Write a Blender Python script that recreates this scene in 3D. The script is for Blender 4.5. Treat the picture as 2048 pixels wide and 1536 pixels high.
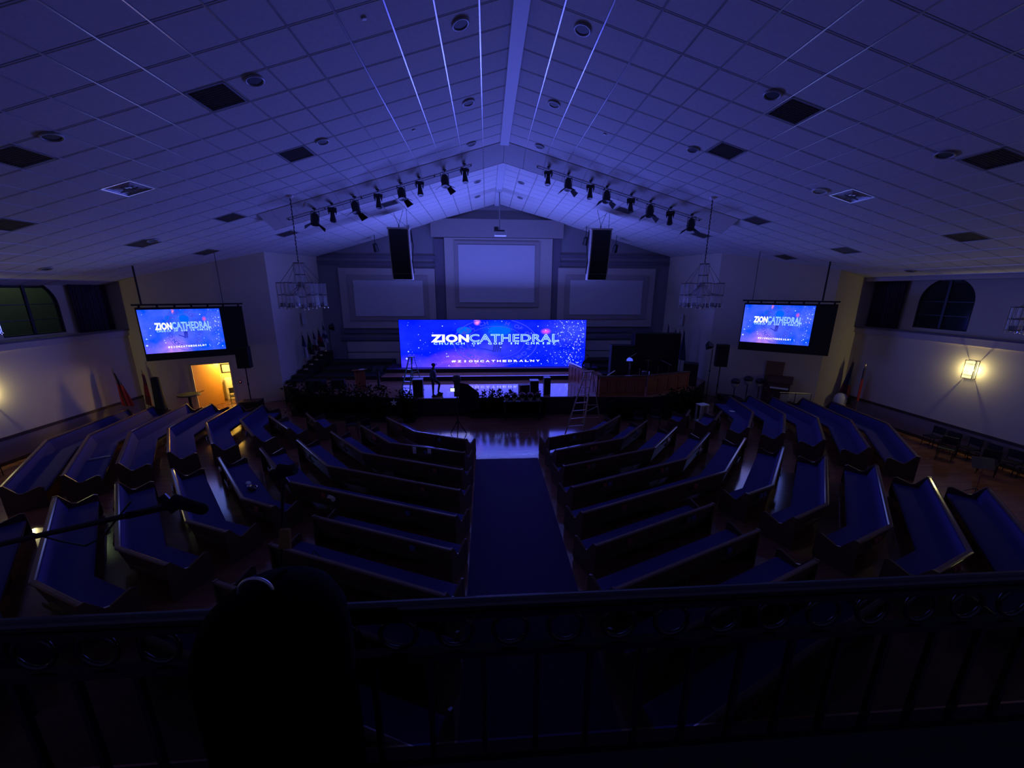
import bpy, math, random
from mathutils import Vector, Matrix
random.seed(7)
C = bpy.context.scene.collection
for o in list(bpy.data.objects): bpy.data.objects.remove(o)
PI = math.pi
# ------------------------------------------------------------------ camera
F = 750.0
FWD0 = Vector((-50.5, -187.0, F)).normalized()          # world +Y seen in camera axes (x right, y down, z forward)
DN = Vector((-16.0, (F*F+16*50.5*-1*-1)/187.0, F)); DN = (DN-FWD0*DN.dot(FWD0)).normalized()
RT = DN.cross(FWD0)
H = 6.5
MW = Matrix((RT, FWD0, -DN))                              # rows: world axes in camera coordinates
cam = bpy.data.cameras.new('camera'); camo = bpy.data.objects.new('camera', cam); C.objects.link(camo)
cam.sensor_width = 36; cam.lens = F/2048*36; cam.clip_start = .02; cam.clip_end = 300
r_, d_, f_ = MW.col[0], MW.col[1], MW.col[2]
m4 = Matrix((( r_[0], -d_[0], -f_[0], 0), (r_[1], -d_[1], -f_[1], 0), (r_[2], -d_[2], -f_[2], H), (0, 0, 0, 1)))
camo.matrix_world = m4
bpy.context.scene.camera = camo
# ------------------------------------------------------------------ world, lights, exposure
w = bpy.data.worlds.new('world'); bpy.context.scene.world = w; w.use_nodes = True
w.node_tree.nodes['Background'].inputs[0].default_value = (.05, .07, .12, 1)
w.node_tree.nodes['Background'].inputs[1].default_value = .01
vs = bpy.context.scene.view_settings
vs.view_transform = 'Standard'; vs.look = 'None'; vs.exposure = 0; vs.gamma = 1; vs.use_curve_mapping = False
def area(name, loc, direction, sx, sy, col, e, up=None):
    l = bpy.data.lights.new(name, 'AREA'); l.shape = 'RECTANGLE'; l.size = sx; l.size_y = sy; l.color = col; l.energy = e
    o = bpy.data.objects.new(name, l); C.objects.link(o); o.location = loc
    o.rotation_euler = Vector(direction).to_track_quat('-Z', 'Y').to_euler(); return o
def point(name, loc, col, e, rad=.1):
    l = bpy.data.lights.new(name, 'POINT'); l.color = col; l.energy = e; l.shadow_soft_size = rad
    o = bpy.data.objects.new(name, l); C.objects.link(o); o.location = loc; return o
XC = .77                                                   # centre line of the nave
ZR = 12.3; SL = .29; SR = .268                             # ridge height, roof slopes
def zc(x): return ZR-(SL*(XC-x) if x < XC else SR*(x-XC))
XL, XR = -18.2, 19.75
LIGHT = dict(led=240, ceiling_fill=930, side=22, sconce=60, door=170)
area('stage_screen_light', (.45, 24.78, 3.1), (0, -1, 0), 12.2, 3.0, (.17, .20, 1.0), LIGHT['led'])
area('added_ceiling_fill_light', (.45, 24.7, 4.85), (0, -.6, 1), 11.5, .15, (.13, .17, 1.0), LIGHT['ceiling_fill'])  # added lamp without a fixture, brightens the ceiling over the stage
# ------------------------------------------------------------------ photo ray helpers: pixel -> point on a known plane
def ray(px, py): return MW @ Vector((px-1024, py-768, F))
def pz(px, py, z): r = ray(px, py); t = (z-H)/r[2]; return Vector((r[0]*t, r[1]*t, z))
def py_(px, py, y): r = ray(px, py); t = y/r[1]; return Vector((r[0]*t, y, r[2]*t+H))
def px_(px, py, x): r = ray(px, py); t = x/r[0]; return Vector((x, r[1]*t, r[2]*t+H))
def pc(px, py):
    r = ray(px, py)
    for s, k in ((-1, SL), (1, SR)):
        t = (ZR-H+k*s*XC)/(r[2]+k*s*r[0]); p = Vector((r[0]*t, r[1]*t, r[2]*t+H))
        if (p.x-XC)*s >= -.02 and t > 0: return p
def pv(px, py, a, b):                                      # vertical plane through a,b (xy)
    r = ray(px, py); nx, ny = b[1]-a[1], -(b[0]-a[0])
    t = (a[0]*nx+a[1]*ny)/(r[0]*nx+r[1]*ny); return Vector((r[0]*t, r[1]*t, r[2]*t+H))
# ------------------------------------------------------------------ materials
MATS = {}
def mat(name, col, rough=.6, metal=0, noise=0, scale=4, emit=None, es=0, spec=.5, bump=0, coat=0, stretch=(1, 1, 1)):
    if name in MATS: return MATS[name]
    m = bpy.data.materials.new(name); m.use_nodes = True; nt = m.node_tree; b = nt.nodes['Principled BSDF']
    b.inputs['Base Color'].default_value = (*col, 1); b.inputs['Roughness'].default_value = rough
    b.inputs['Metallic'].default_value = metal; b.inputs['Specular IOR Level'].default_value = spec
    b.inputs['Coat Weight'].default_value = coat; b.inputs['Coat Roughness'].default_value = .1
    if emit: b.inputs['Emission Color'].default_value = (*emit, 1); b.inputs['Emission Strength'].default_value = es
    if noise or bump:
        tc = nt.nodes.new('ShaderNodeTexCoord'); mp = nt.nodes.new('ShaderNodeMapping'); mp.inputs['Scale'].default_value = stretch
        n = nt.nodes.new('ShaderNodeTexNoise'); n.inputs['Scale'].default_value = scale; n.inputs['Detail'].default_value = 5
        nt.links.new(tc.outputs['Object'], mp.inputs[0]); nt.links.new(mp.outputs[0], n.inputs['Vector'])
        if noise:
            mx = nt.nodes.new('ShaderNodeMix'); mx.data_type = 'RGBA'
            mx.inputs[6].default_value = (*[c*(1-noise) for c in col], 1); mx.inputs[7].default_value = (*[min(1, c*(1+noise)) for c in col], 1)
            nt.links.new(n.outputs[0], mx.inputs[0]); nt.links.new(mx.outputs[2], b.inputs['Base Color'])
        if bump:
            bp = nt.nodes.new('ShaderNodeBump'); bp.inputs['Strength'].default_value = bump; bp.inputs['Distance'].default_value = .02
            nt.links.new(n.outputs[0], bp.inputs['Height']); nt.links.new(bp.outputs[0], b.inputs['Normal'])
    MATS[name] = m; return m
TILE = mat('ceiling_tile', (.62, .60, .58), .85, noise=.12, scale=9)
TILEB = mat('ceiling_gap', (.46, .45, .44), .9, noise=.1)
BAR = mat('painted_steel_bar', (.62, .61, .6), .28, .6, noise=.05)
WALL = mat('cream_wall', (.60, .53, .42), .8, noise=.06, scale=1.5)
WALLB = mat('stage_wall_grey', (.27, .25, .27), .8, noise=.06, scale=1.5)
MOULD = mat('beige_moulding', (.52, .46, .42), .75, noise=.06)
MOULD2 = mat('taupe_moulding', (.38, .33, .32), .75, noise=.06)
SCRW = mat('projection_cloth', (.62, .60, .62), .8, noise=.04)
DARKM = mat('dark_moulding', (.16, .14, .18), .7, noise=.1)
WAINS = mat('wainscot', (.30, .23, .19), .6, noise=.1)
CAPW = mat('dark_rail_wood', (.06, .035, .025), .4, noise=.2)
WOOD = mat('pew_wood', (.12, .065, .042), .32, noise=.3, scale=6, stretch=(1, 1, 6))
WOODT = mat('pew_cap_wood', (.17, .10, .07), .16, noise=.25, scale=6)
BLUE = mat('blue_fabric', (.05, .04, .19), .9, noise=.12, scale=30, bump=.15)
CARP = mat('blue_carpet', (.045, .018, .085), .95, noise=.25, scale=40, bump=.3)
BLK = mat('black_plastic', (.010, .010, .012), .45, noise=.2)
BLKM = mat('black_cloth', (.008, .008, .009), .9, noise=.2)
DGREY = mat('dark_grey', (.05, .05, .055), .6, noise=.15)
CHROME = mat('chrome', (.75, .75, .75), .12, 1, noise=.03)
WHITE = mat('white_paint', (.75, .75, .75), .5, noise=.05)
RISER = mat('stage_riser', (.018, .015, .02), .6, noise=.2)
PANEL = mat('choir_wood', (.33, .11, .05), .35, noise=.2, scale=3, stretch=(1, 1, 8))
LADM = mat('ladder_wood', (.45, .30, .22), .45, noise=.2)
LADG = mat('green_fibreglass', (.10, .35, .32), .5, noise=.15)
ALU = mat('aluminium', (.5, .5, .52), .35, .8, noise=.05)
LEAF = mat('dark_leaf', (.008, .02, .008), .85, noise=.4, spec=.15)
LEAFR = mat('red_bract', (.28, .02, .04), .6, noise=.3)
VENT = mat('vent_grille', (.30, .30, .32), .6, noise=.1)
CAN = mat('can_trim', (.4, .4, .42), .4, .3, noise=.05)
GLASSY = mat('lamp_glass', (.85, .87, .92), .08, 0, noise=.03, spec=1)
nt = GLASSY.node_tree
_b = nt.nodes['Principled BSDF']; _b.inputs['Alpha'].default_value = .28
SKIN = mat('skin', (.25, .13, .09), .6, noise=.1)
NAVY = mat('navy_jacket', (.05, .06, .12), .8, noise=.2)
PAPER = mat('paper', (.8, .8, .8), .7, noise=.03)
# polished plank floor: reddish boards with clear varnish
def floor_mat(name, col, rough, coat):
    m = mat(name, col, rough, spec=.6); nt = m.node_tree; b = nt.nodes['Principled BSDF']
    tc = nt.nodes.new('ShaderNodeTexCoord'); br = nt.nodes.new('ShaderNodeTexBrick')
    br.inputs['Scale'].default_value = 1; br.inputs['Brick Width'].default_value = 1.6; br.inputs['Row Height'].default_value = .12
    br.inputs['Mortar Size'].default_value = .002
    br.inputs['Color1'].default_value = (*col, 1); br.inputs['Color2'].default_value = (*[c*.7 for c in col], 1)
    br.inputs['Mortar'].default_value = (*[c*.35 for c in col], 1)
    nt.links.new(tc.outputs['Object'], br.inputs[0]); nt.links.new(br.outputs[0], b.inputs['Base Color'])
    n = nt.nodes.new('ShaderNodeTexNoise'); n.inputs['Scale'].default_value = 1.5; n.inputs['Detail'].default_value = 6
    mr = nt.nodes.new('ShaderNodeMapRange'); mr.inputs[3].default_value = rough*.8; mr.inputs[4].default_value = rough*1.3
    nt.links.new(tc.outputs['Object'], n.inputs['Vector']); nt.links.new(n.outputs[0], mr.inputs[0]); nt.links.new(mr.outputs[0], b.inputs['Roughness'])
    return m
FLOOR = floor_mat('floor_planks', (.26, .11, .06), .13, 0)
STAGEF = floor_mat('stage_planks', (.34, .16, .09), .07, 0); STAGEF.node_tree.nodes['Principled BSDF'].inputs['Specular IOR Level'].default_value = .4
# ------------------------------------------------------------------ mesh builder
class B:
    def __init__(s): s.v = []; s.f = []
    def add(s, vs, fs):
        k = len(s.v); s.v += [Vector(v) for v in vs]; s.f += [tuple(i+k for i in f) for f in fs]; return s
    def box(s, lo, hi):
        x0, y0, z0 = lo; x1, y1, z1 = hi
        return s.add([(x0,y0,z0),(x1,y0,z0),(x1,y1,z0),(x0,y1,z0),(x0,y0,z1),(x1,y0,z1),(x1,y1,z1),(x0,y1,z1)],
                     [(0,3,2,1),(4,5,6,7),(0,1,5,4),(1,2,6,5),(2,3,7,6),(3,0,4,7)])
    def cbox(s, c, size, rz=0, rx=0):
        k = len(s.v); hx, hy, hz = [q/2 for q in size]; s.box((-hx,-hy,-hz),(hx,hy,hz))
        M = Matrix.Translation(c) @ Matrix.Rotation(rz, 4, 'Z') @ Matrix.Rotation(rx, 4, 'X')
        for i in range(k, len(s.v)): s.v[i] = M @ s.v[i]
        return s
    def tube(s, p0, p1, r, n=8, r1=None, cap=True):
        p0, p1 = Vector(p0), Vector(p1); d = (p1-p0)
        if d.length < 1e-6: return s
        q = d.to_track_quat('Z', 'Y'); r1 = r if r1 is None else r1
        a = [p0+q@Vector((r*math.cos(2*PI*i/n), r*math.sin(2*PI*i/n), 0)) for i in range(n)]
        b = [p1+q@Vector((r1*math.cos(2*PI*i/n), r1*math.sin(2*PI*i/n), 0)) for i in range(n)]
        fs = [(i, (i+1) % n, n+(i+1) % n, n+i) for i in range(n)]
        if cap: fs += [tuple(range(n))[::-1], tuple(range(n, 2*n))]
        return s.add(a+b, fs)
    def path(s, pts, r, n=6):
        for a, b in zip(pts, pts[1:]): s.tube(a, b, r, n)
        return s
    def prism(s, poly, z0, z1):
        n = len(poly); z0f = z0 if callable(z0) else (lambda x, y: z0); z1f = z1 if callable(z1) else (lambda x, y: z1)
        return s.add([(x, y, z0f(x, y)) for x, y in poly]+[(x, y, z1f(x, y)) for x, y in poly],
                     [tuple(range(n))[::-1], tuple(range(n, 2*n))]+[(i, (i+1) % n, n+(i+1) % n, n+i) for i in range(n)])
    def lathe(s, prof, n=20, c=(0, 0, 0)):
        c = Vector(c); k = len(prof)
        vs = [c+Vector((r*math.cos(2*PI*i/n), r*math.sin(2*PI*i/n), z)) for i in range(n) for r, z in prof]
        return s.add(vs, [(i*k+j, ((i+1) % n)*k+j, ((i+1) % n)*k+j+1, i*k+j+1) for i in range(n) for j in range(k-1)])
    def ball(s, c, r, n=12, sc=(1, 1, 1)):
        c = Vector(c); h = n//2
        vs = [c+Vector((r*sc[0]*math.sin(PI*j/h)*math.cos(2*PI*i/n), r*sc[1]*math.sin(PI*j/h)*math.sin(2*PI*i/n), r*sc[2]*math.cos(PI*j/h))) for i in range(n) for j in range(h+1)]
        return s.add(vs, [(i*(h+1)+j, i*(h+1)+j+1, ((i+1) % n)*(h+1)+j+1, ((i+1) % n)*(h+1)+j) for i in range(n) for j in range(h)])
    def sheet(s, a, b, c, d, t):                            # slab on quad a,b,c,d, thickness vector t
        a, b, c, d, t = map(Vector, (a, b, c, d, t))
        return s.add([a,b,c,d,a+t,b+t,c+t,d+t], [(0,3,2,1),(4,5,6,7),(0,1,5,4),(1,2,6,5),(2,3,7,6),(3,0,4,7)])
    def ring(s, c, R, r, axis='Y', n=24, m=6, a0=0, a1=2*PI):
        c = Vector(c); full = abs(a1-a0-2*PI) < 1e-6; N = n if full else n+1; vs = []
        for i in range(N):
            a = a0+(a1-a0)*i/n
            for j in range(m):
                t = 2*PI*j/m; rr = R+r*math.cos(t); u, v, wv = rr*math.cos(a), rr*math.sin(a), r*math.sin(t)
                vs.append(c+Vector({'Y': (u, wv, v), 'Z': (u, v, wv), 'X': (wv, u, v)}[axis]))
        return s.add(vs, [(i*m+j, ((i+1) % N)*m+j, ((i+1) % N)*m+(j+1) % m, i*m+(j+1) % m) for i in range(n) for j in range(m)])
WL = {}
def obj(name, b, m, parent=None, world=False, smooth=False, label=None, kind=None, bevel=0):
    me = bpy.data.meshes.new(name); off = WL.get(parent.name, Vector()) if (parent and world) else Vector()
    me.from_pydata([tuple(v-off) for v in b.v], [], b.f); me.update()
    if smooth:
        for p in me.polygons: p.use_smooth = True
    o = bpy.data.objects.new(name, me); me.materials.append(m); C.objects.link(o)
    if parent: o.parent = parent; WL[o.name] = off.copy() if world else Vector()
    else: WL[o.name] = Vector()
    if bevel:
        md = o.modifiers.new('bevel', 'BEVEL'); md.width = bevel; md.segments = 2
    if label: o['label'] = label
    if kind: o['kind'] = kind
    return o
def thing(name, label, cat, loc=(0, 0, 0), rz=0, group=None, rot=None):
    o = bpy.data.objects.new(name, None); C.objects.link(o); o.location = loc; o.rotation_euler = rot or (0, 0, rz)
    o.empty_display_size = .1
    o['label'] = label; o['category'] = cat
    if group: o['group'] = group
    WL[o.name] = Vector(loc); return o
def tag(o, label, cat, group=None, kind=None):
    o['label'] = label; o['category'] = cat
    if group: o['group'] = group
    if kind: o['kind'] = kind
    return o
def struct(name, b, m, parent=None, **k):
    return obj(name, b, m, parent, kind='structure', **k)
def dup(root, loc, rot, label, group=None):
    r = root.copy(); C.objects.link(r); r.location = loc; r.rotation_euler = rot; r['label'] = label
    if group: r['group'] = group
    for ch in list(root.children):
        c = ch.copy(); C.objects.link(c); c.parent = r
        for g in list(ch.children):
            d = g.copy(); C.objects.link(d); d.parent = c
    return r
# ================================================================== STRUCTURE
struct('floor', B().box((XL-1, -3, -.2), (XR+1, 29, 0)), FLOOR)
Y0, Y1 = -3.0, 28.0
LD = [(-12.3, 22.75), (-17.2, 20.3)]; RD = [(14.05, 22.75), (18.2, 19.0)]
NL, NR = (-11.7, Y1), (13.4, Y1)
def wallseg(name, a, b, z0=0, m=WALL, th=.2, out=1, ztop=None):
    dx, dy = b[0]-a[0], b[1]-a[1]; L = math.hypot(dx, dy); nx, ny = dy/L*th*out, -dx/L*th*out
    top = ztop if ztop else (lambda x, y: zc(min(max(x, XL), XR))+.05)
    pl = [a, b, (b[0]+nx, b[1]+ny), (a[0]+nx, a[1]+ny)]
    if (a[0]-XC)*(b[0]-XC) < 0: pl = [a, (XC, a[1]), b, (b[0]+nx, b[1]+ny), (XC, a[1]+ny), (a[0]+nx, a[1]+ny)]
    return struct(name, B().prism(pl, z0, top), m)
# side walls: wainscot zone, plain wall, ledge, recessed window band
def side_wall(side, X, yend, wy0, wy1, wz0, wz1):
    s = -1 if side == 'left' else 1; R = .62
    zl0, zl1 = (4.2, 4.5) if s < 0 else (4.42, 4.75)
    wl = obj('wall_'+side, B().box((min(X, X+s*.25), Y0, 0), (max(X, X+s*.25), yend, zl0)), WALL); wl['kind'] = 'structure'
    o = B()
    xo = X+s*R; xa, xb = min(xo, xo+s*.2), max(xo, xo+s*.2); ztop = zc(X)+.1
    yc = (wy0+wy1)/2; rad = (wy1-wy0)/2; zs = wz1-rad
    # upper wall pieces around an arched opening
    o.box((xa, Y0, zl1-.3), (xb, wy0, ztop)); o.box((xa, wy1, zl1-.3), (xb, yend, ztop)); o.box((xa, wy0, zl1-.3), (xb, wy1, wz0))
    n = 16
    for i in range(n):
        a0, a1 = PI*i/n, PI*(i+1)/n
        y0_, z0_ = yc+rad*math.cos(a0), zs+rad*math.sin(a0); y1_, z1_ = yc+rad*math.cos(a1), zs+rad*math.sin(a1)
        o.add([(x, y, z) for x in (xa, xb) for y, z in ((y0_, z0_), (y1_, z1_), (y1_, max(ztop, z1_)), (y0_, max(ztop, z0_)))],
              [(0,1,2,3), (7,6,5,4), (0,4,5,1), (1,5,6,2), (2,6,7,3), (3,7,4,0)])
    obj('upper_wall', o, WALL, wl)['kind'] = 'structure'
    obj('ledge', B().box((min(X-s*.08, xo), Y0, zl0), (max(X-s*.08, xo), yend+.1, zl1)), MOULD, wl)
    obj('ledge_nosing', B().box((min(X-s*.14, X), Y0, zl1-.05), (max(X-s*.14, X), yend+.1, zl1+.015)), DARKM, wl)
    if s > 0: obj('fascia', B().box((X-.05, Y0, zc(X)-.16), (X+.6, yend, zc(X)+.1)), MOULD, wl)
    struct('trim_%d' % (1 if s < 0 else 2), B().box((min(X, X-s*.05), Y0, .93), (max(X, X-s*.05), yend, 1.05)), CAPW)
    obj('wainscot', B().box((min(X, X-s*.02), Y0, .14), (max(X, X-s*.02), yend, .93)), WAINS, wl)
    struct('baseboard_'+side, B().box((min(X, X-s*.035), Y0, 0), (max(X, X-s*.035), yend, .14)), CAPW)
    # the window
    wn = bpy.data.objects.new('window_%d' % (1 if s < 0 else 2), None); C.objects.link(wn); wn['kind'] = 'structure'; WL[wn.name] = Vector()
    fr = B(); xm = xo+s*.06
    pts = [(wy0, wz0), (wy0, zs)]+[(yc-rad*math.cos(PI*i/n), zs+rad*math.sin(PI*i/n)) for i in range(1, n)]+[(wy1, zs), (wy1, wz0), (wy0, wz0)]
    for a, b in zip(pts, pts[1:]): fr.tube((xm, a[0], a[1]), (xm, b[0], b[1]), .06, 6)
    obj('window_frame', fr, BLK, wn)
    fr = B().box((xm-.03, yc-.05, wz0), (xm+.03, yc+.05, wz1))
    obj('mullion', fr, BLK, wn)
    for k in (1, 2):
        zz = wz0+(wz1-wz0)*k*.27; obj('glazing_bar', B().box((xm-.02, wy0, zz-.018), (xm+.02, wy1, zz+.018)), BLK, wn)
    for sgn in (-1, 1):
        pp = [(yc, wz0), (yc+sgn*rad, wz0), (yc+sgn*rad, zs)]+[(yc+sgn*rad*math.cos(PI/2*i/8), zs+rad*math.sin(PI/2*i/8)) for i in range(1, 9)]
        gb = B(); k = len(pp); gb.add([(xm-.004, y, z) for y, z in pp]+[(xm+.004, y, z) for y, z in pp], [tuple(range(k)), tuple(range(k, 2*k))[::-1]])
        obj('pane', gb, GWIN, wn)
    return wl
GWIN = mat('window_glass', (.02, .03, .04), .08, spec=.5); GWIN.node_tree.nodes['Principled BSDF'].inputs['Alpha'].default_value = .25
side_wall('left', XL, 20.3, 15.9, 18.15, 4.6, 6.9)
side_wall('right', XR, 19.0, 14.75, 16.85, 4.9, 7.15)
wallseg('wall_left_column', (XL-.6, 20.3), LD[1], out=-1)
wallseg('wall_right_column', RD[1], (XR+.6, 19.0), out=-1)
# left diagonal wall with a doorway
dA = pv(397, 810, *LD); dB = pv(472, 800, *LD)
def seg_pt(t): return (LD[0][0]+(LD[1][0]-LD[0][0])*t, LD[0][1]+(LD[1][1]-LD[0][1])*t)
tA = (dA.x-LD[0][0])/(LD[1][0]-LD[0][0]); tB = (dB.x-LD[0][0])/(LD[1][0]-LD[0][0])
pA, pB = seg_pt(tA), seg_pt(tB)
DH = 2.5
wd = bpy.data.objects.new('wall_diagonal_left', None); C.objects.link(wd); wd['kind'] = 'structure'
for nm, a, b, z0, zt in (('wall_section', LD[1], pA, 0, None), ('wall_section', pB, LD[0], 0, None), ('wall_section', pA, pB, DH, None)):
    o = wallseg(nm, a, b, z0, out=-1, ztop=zt); o.parent = wd
o = wallseg('wall_diagonal_right', LD[0] if 0 else RD[0], RD[1], out=-1)
wallseg('wall_stage_left', LD[0], NL, out=-1, m=WALL)
wallseg('wall_stage_right', RD[0], NR, out=1, m=WALL)
wallseg('wall_back', (NL[0]-.3, Y1), (NR[0]+.3, Y1), out=-1, m=WALLB)
wallseg('wall_front', (XR+1, Y0), (XL-1, Y0), out=-1)
# service room behind the doorway
ux, uy = (pB[0]-pA[0]), (pB[1]-pA[1]); ul = math.hypot(ux, uy); ux /= ul; uy /= ul; nx, ny = -uy, ux      # n points into the room beyond
def rp(u, n, z): return Vector((pA[0]+ux*u+nx*n, pA[1]+uy*u+ny*n, z))
def rbox(b, u0, u1, n0, n1, z0, z1):
    P = [rp(u0, n0, z0), rp(u1, n0, z0), rp(u1, n1, z0), rp(u0, n1, z0)]; Q = [p+Vector((0, 0, z1-z0)) for p in P]
    return b.add(P+Q, [(0,3,2,1),(4,5,6,7),(0,1,5,4),(1,2,6,5),(2,3,7,6),(3,0,4,7)])
CREAM = mat('cream_room', (.72, .62, .36), .7, noise=.05); OAK = mat('oak_door', (.50, .24, .05), .4, noise=.15, scale=5, stretch=(1, 1, 8))
rm = bpy.data.objects.new('wall_room', None); C.objects.link(rm); rm['kind'] = 'structure'
obj('room_back', rbox(B(), -1.5, 2.3, 2.0, 2.1, 0, 2.7), CREAM, rm); obj('room_side', rbox(B(), 2.3, 2.4, .2, 2.1, 0, 2.7), CREAM, rm)
obj('room_side', rbox(B(), -1.6, -1.5, .2, 2.1, 0, 2.7), CREAM, rm); obj('room_ceiling', rbox(B(), -1.6, 2.4, .2, 2.1, 2.7, 2.75), CREAM, rm)
pp = rp(1.75, .75, 2.3); point('room_lamp', pp, (1, .66, .18), LIGHT['door'], .15)
dr = bpy.data.objects.new('door_1', None); C.objects.link(dr); dr['kind'] = 'structure'
fb = B(); rbox(fb, -.06, .03, -.03, .22, 0, DH+.06); rbox(fb, ul-.03, ul+.06, -.03, .22, 0, DH+.06); rbox(fb, -.06, ul+.06, -.03, .22, DH, DH+.06)
obj('door_frame', fb, CREAM, dr)
la = math.radians(42)                                       # leaf swung out towards the nave
lu, ln = math.cos(la), math.sin(la)
def leaf(b, a0, a1, t0, t1, z0, z1):
    P = [rp(lu*a-ln*t, ln*a+lu*t, z0) for a, t in ((a0, t0), (a1, t0), (a1, t1), (a0, t1))]; Q = [p+Vector((0, 0, z1-z0)) for p in P]
    return b.add(P+Q, [(0,3,2,1),(4,5,6,7),(0,1,5,4),(1,2,6,5),(2,3,7,6),(3,0,4,7)])
lf = obj('door_leaf', leaf(B(), 0.05, 1.42, 0, .05, .02, DH), OAK, dr)
obj('door_handle', leaf(leaf(B(), .18, .21, -.07, 0, 1.0, 1.03), .18, .36, -.10, -.07, 1.0, 1.03), CHROME, lf)
# right brown door on the right diagonal wall
a = pv(1522, 790, *RD); b = pv(1558, 790, *RD)
L = math.hypot(b.x-a.x, b.y-a.y); d = Vector((b.x-a.x, b.y-a.y, 0)).normalized(); n = Vector((d.y, -d.x, 0)); n = n if n.y < 0 else -n
dr2 = obj('door_2', B().sheet(a*Vector((1,1,0)) if 0 else (a.x, a.y, 0), (b.x, b.y, 0), (b.x, b.y, 2.6), (a.x, a.y, 2.6), n*.05), mat('brown_door', (.22, .12, .07), .5, noise=.15), None); dr2['kind'] = 'structure'
q = Vector((a.x, a.y, 1))+d*.12+n*.05
obj('door_handle', B().tube(q, q+n*.07, .02).tube(q+n*.07, q+n*.07+d*.12, .015), CHROME, dr2)
# ------------------------------------------------------------------ ceiling: square tiles in a bar grid, wedge soffit, ridge
G = .856
ce = bpy.data.objects.new('ceiling', None); C.objects.link(ce); ce['kind'] = 'structure'
for nm, xa, xb, k, sg in (('roof_deck', XC, XL-1.2, SL, -1), ('roof_deck', XC, XR+1.2, SR, 1)):
    xa_, xb_ = sorted((xa, xb)); zf = lambda x, y, k=k, sg=sg: ZR-k*(x-XC)*sg+.05
    # above the stage the nave ceiling is the only cover; the deck spans it all
    obj(nm, B().prism([(xa_, Y0-.2), (xb_, Y0-.2), (xb_, Y1+.3), (xa_, Y1+.3)], zf, lambda x, y: zf(x, y)+.1), TILEB, ce)
def slope_pt(sg, u, y, h=0):                                 # u: horizontal distance from ridge, h: height below the tile face
    k = SL if sg < 0 else SR
    return Vector((XC+sg*u, y, ZR-k*u-h))
YB0, YB1, DROP = 16.85, 18.0, .42
SU = (9.9, 10.2)                                            # reach of the soffit on either side of the ridge                            # wedge-shaped soffit that carries the stage lights
def ylines():
    y = 10.0; 
    while y-G > Y0: y -= G
    while y < Y1: yield y; y += G
vent_cells = {}
rows = list(ylines())
def cell(p):
    sg = -1 if p.x < XC else 1; i = int(abs(p.x-XC)/G); j = max(k for k, y in enumerate(rows) if y <= p.y); return sg, i, j
VP = [(425, 182), (586, 298), (475, 433), (578, 463), (35, 297), (20, 457), (265, 490), (410, 508), (1615, 212), (1440, 314), (1513, 440), (1407, 467),
      (1955, 327), (1925, 470), (1697, 497), (1557, 514), (765, 413), (1250, 423)]
DP = [(287, 378), (1690, 392)]
VC = [cell(pc(*p)) for p in VP]; DC = [cell(pc(*p)) for p in DP]
skip = set(VC+DC)
tile_me = {}
for sg, k in ((-1, SL), (1, SR)):
    cs = math.sqrt(1+k*k); w_ = (G-.022)*cs/2; h_ = (G-.022)/2; tb = B()
    tb.add([(-w_, -h_, .015), (w_, -h_, .015), (w_, h_, .015), (-w_, h_, .015), (-w_+.02, -h_+.02, 0), (w_-.02, -h_+.02, 0), (w_-.02, h_-.02, 0), (-w_+.02, h_-.02, 0)],
           [(4,7,6,5), (0,4,5,1), (1,5,6,2), (2,6,7,3), (3,7,4,0)])
    me = bpy.data.meshes.new('ceiling_tile'); me.from_pydata([tuple(v) for v in tb.v], [], tb.f); me.update(); me.materials.append(TILE); tile_me[sg] = (me, tb)
cells = []
for sg in (-1, 1):
    U = (XC-XL if sg < 0 else XR-XC)+.3
    for i in range(int(U/G)+1):
        for j, y in enumerate(rows):
            if y+G > Y1: continue
            if (sg, i, j) in skip: continue
            c = slope_pt(sg, (i+.5)*G, y+G/2)
            v = MW.transposed() @ (c-Vector((0, 0, H)))
            vis = 0
            if v.z > .5:
                X_, Y_ = 1024+F*v.x/v.z, 768+F*v.y/v.z
                if -60 < X_ < 2108 and -60 < Y_ < 620: vis = 1/(v.z**3)*abs(v.y)
            cells.append((vis, sg, i, j, c))
cells.sort(key=lambda t: -t[0])
rest = B(); nt_ = 0
for vis, sg, i, j, c in cells:
    ang = math.atan(SL) if sg < 0 else -math.atan(SR)
    if YB0+.2 < c.y < YB1-.2 and abs(c.x-XC) < SU[0 if sg < 0 else 1]-.3: continue
    if nt_ < 290 and vis > 0:
        o = bpy.data.objects.new('ceiling_tile', tile_me[sg][0]); C.objects.link(o); o.parent = ce; o.location = c; o.rotation_euler = (0, ang, 0) if 0 else (0, -ang, 0); nt_ += 1
    else:
        Rm = Matrix.Rotation(-ang, 3, 'Y'); rest.add([Rm @ v+c for v in tile_me[sg][1].v], tile_me[sg][1].f)
obj('far_tiles', rest, TILE, ce, kind='stuff')
# bars running along the nave, slightly proud
bars = B(); xb2 = B()
for sg in (-1, 1):
    U = (XC-XL if sg < 0 else XR-XC)
    for i in range(1, int(U/G)+1):
        for ya, yb in (((Y0, YB0), (YB1, Y1)) if i*G < SU[0 if sg < 0 else 1] else ((Y0, Y1),)):
            a = slope_pt(sg, i*G, ya, .006); b = slope_pt(sg, i*G, yb, .006)
            bars.cbox((a+b)/2+Vector((0, 0, .012)), (.03, yb-ya, .02))
    # cross bars
    for y in rows:
        if YB0-.1 < y < YB1+.1: continue
        a = slope_pt(sg, .12, y, -.002); b = slope_pt(sg, U+.2, y, -.002)
        xb2.sheet(a+Vector((0,-.012,0)), b+Vector((0,-.012,0)), b+Vector((0,.012,0)), a+Vector((0,.012,0)), (0, 0, .01))
obj('grid_bars', bars, BAR, ce, kind='stuff'); obj('cross_bars', xb2, TILEB, ce, kind='stuff')
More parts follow.
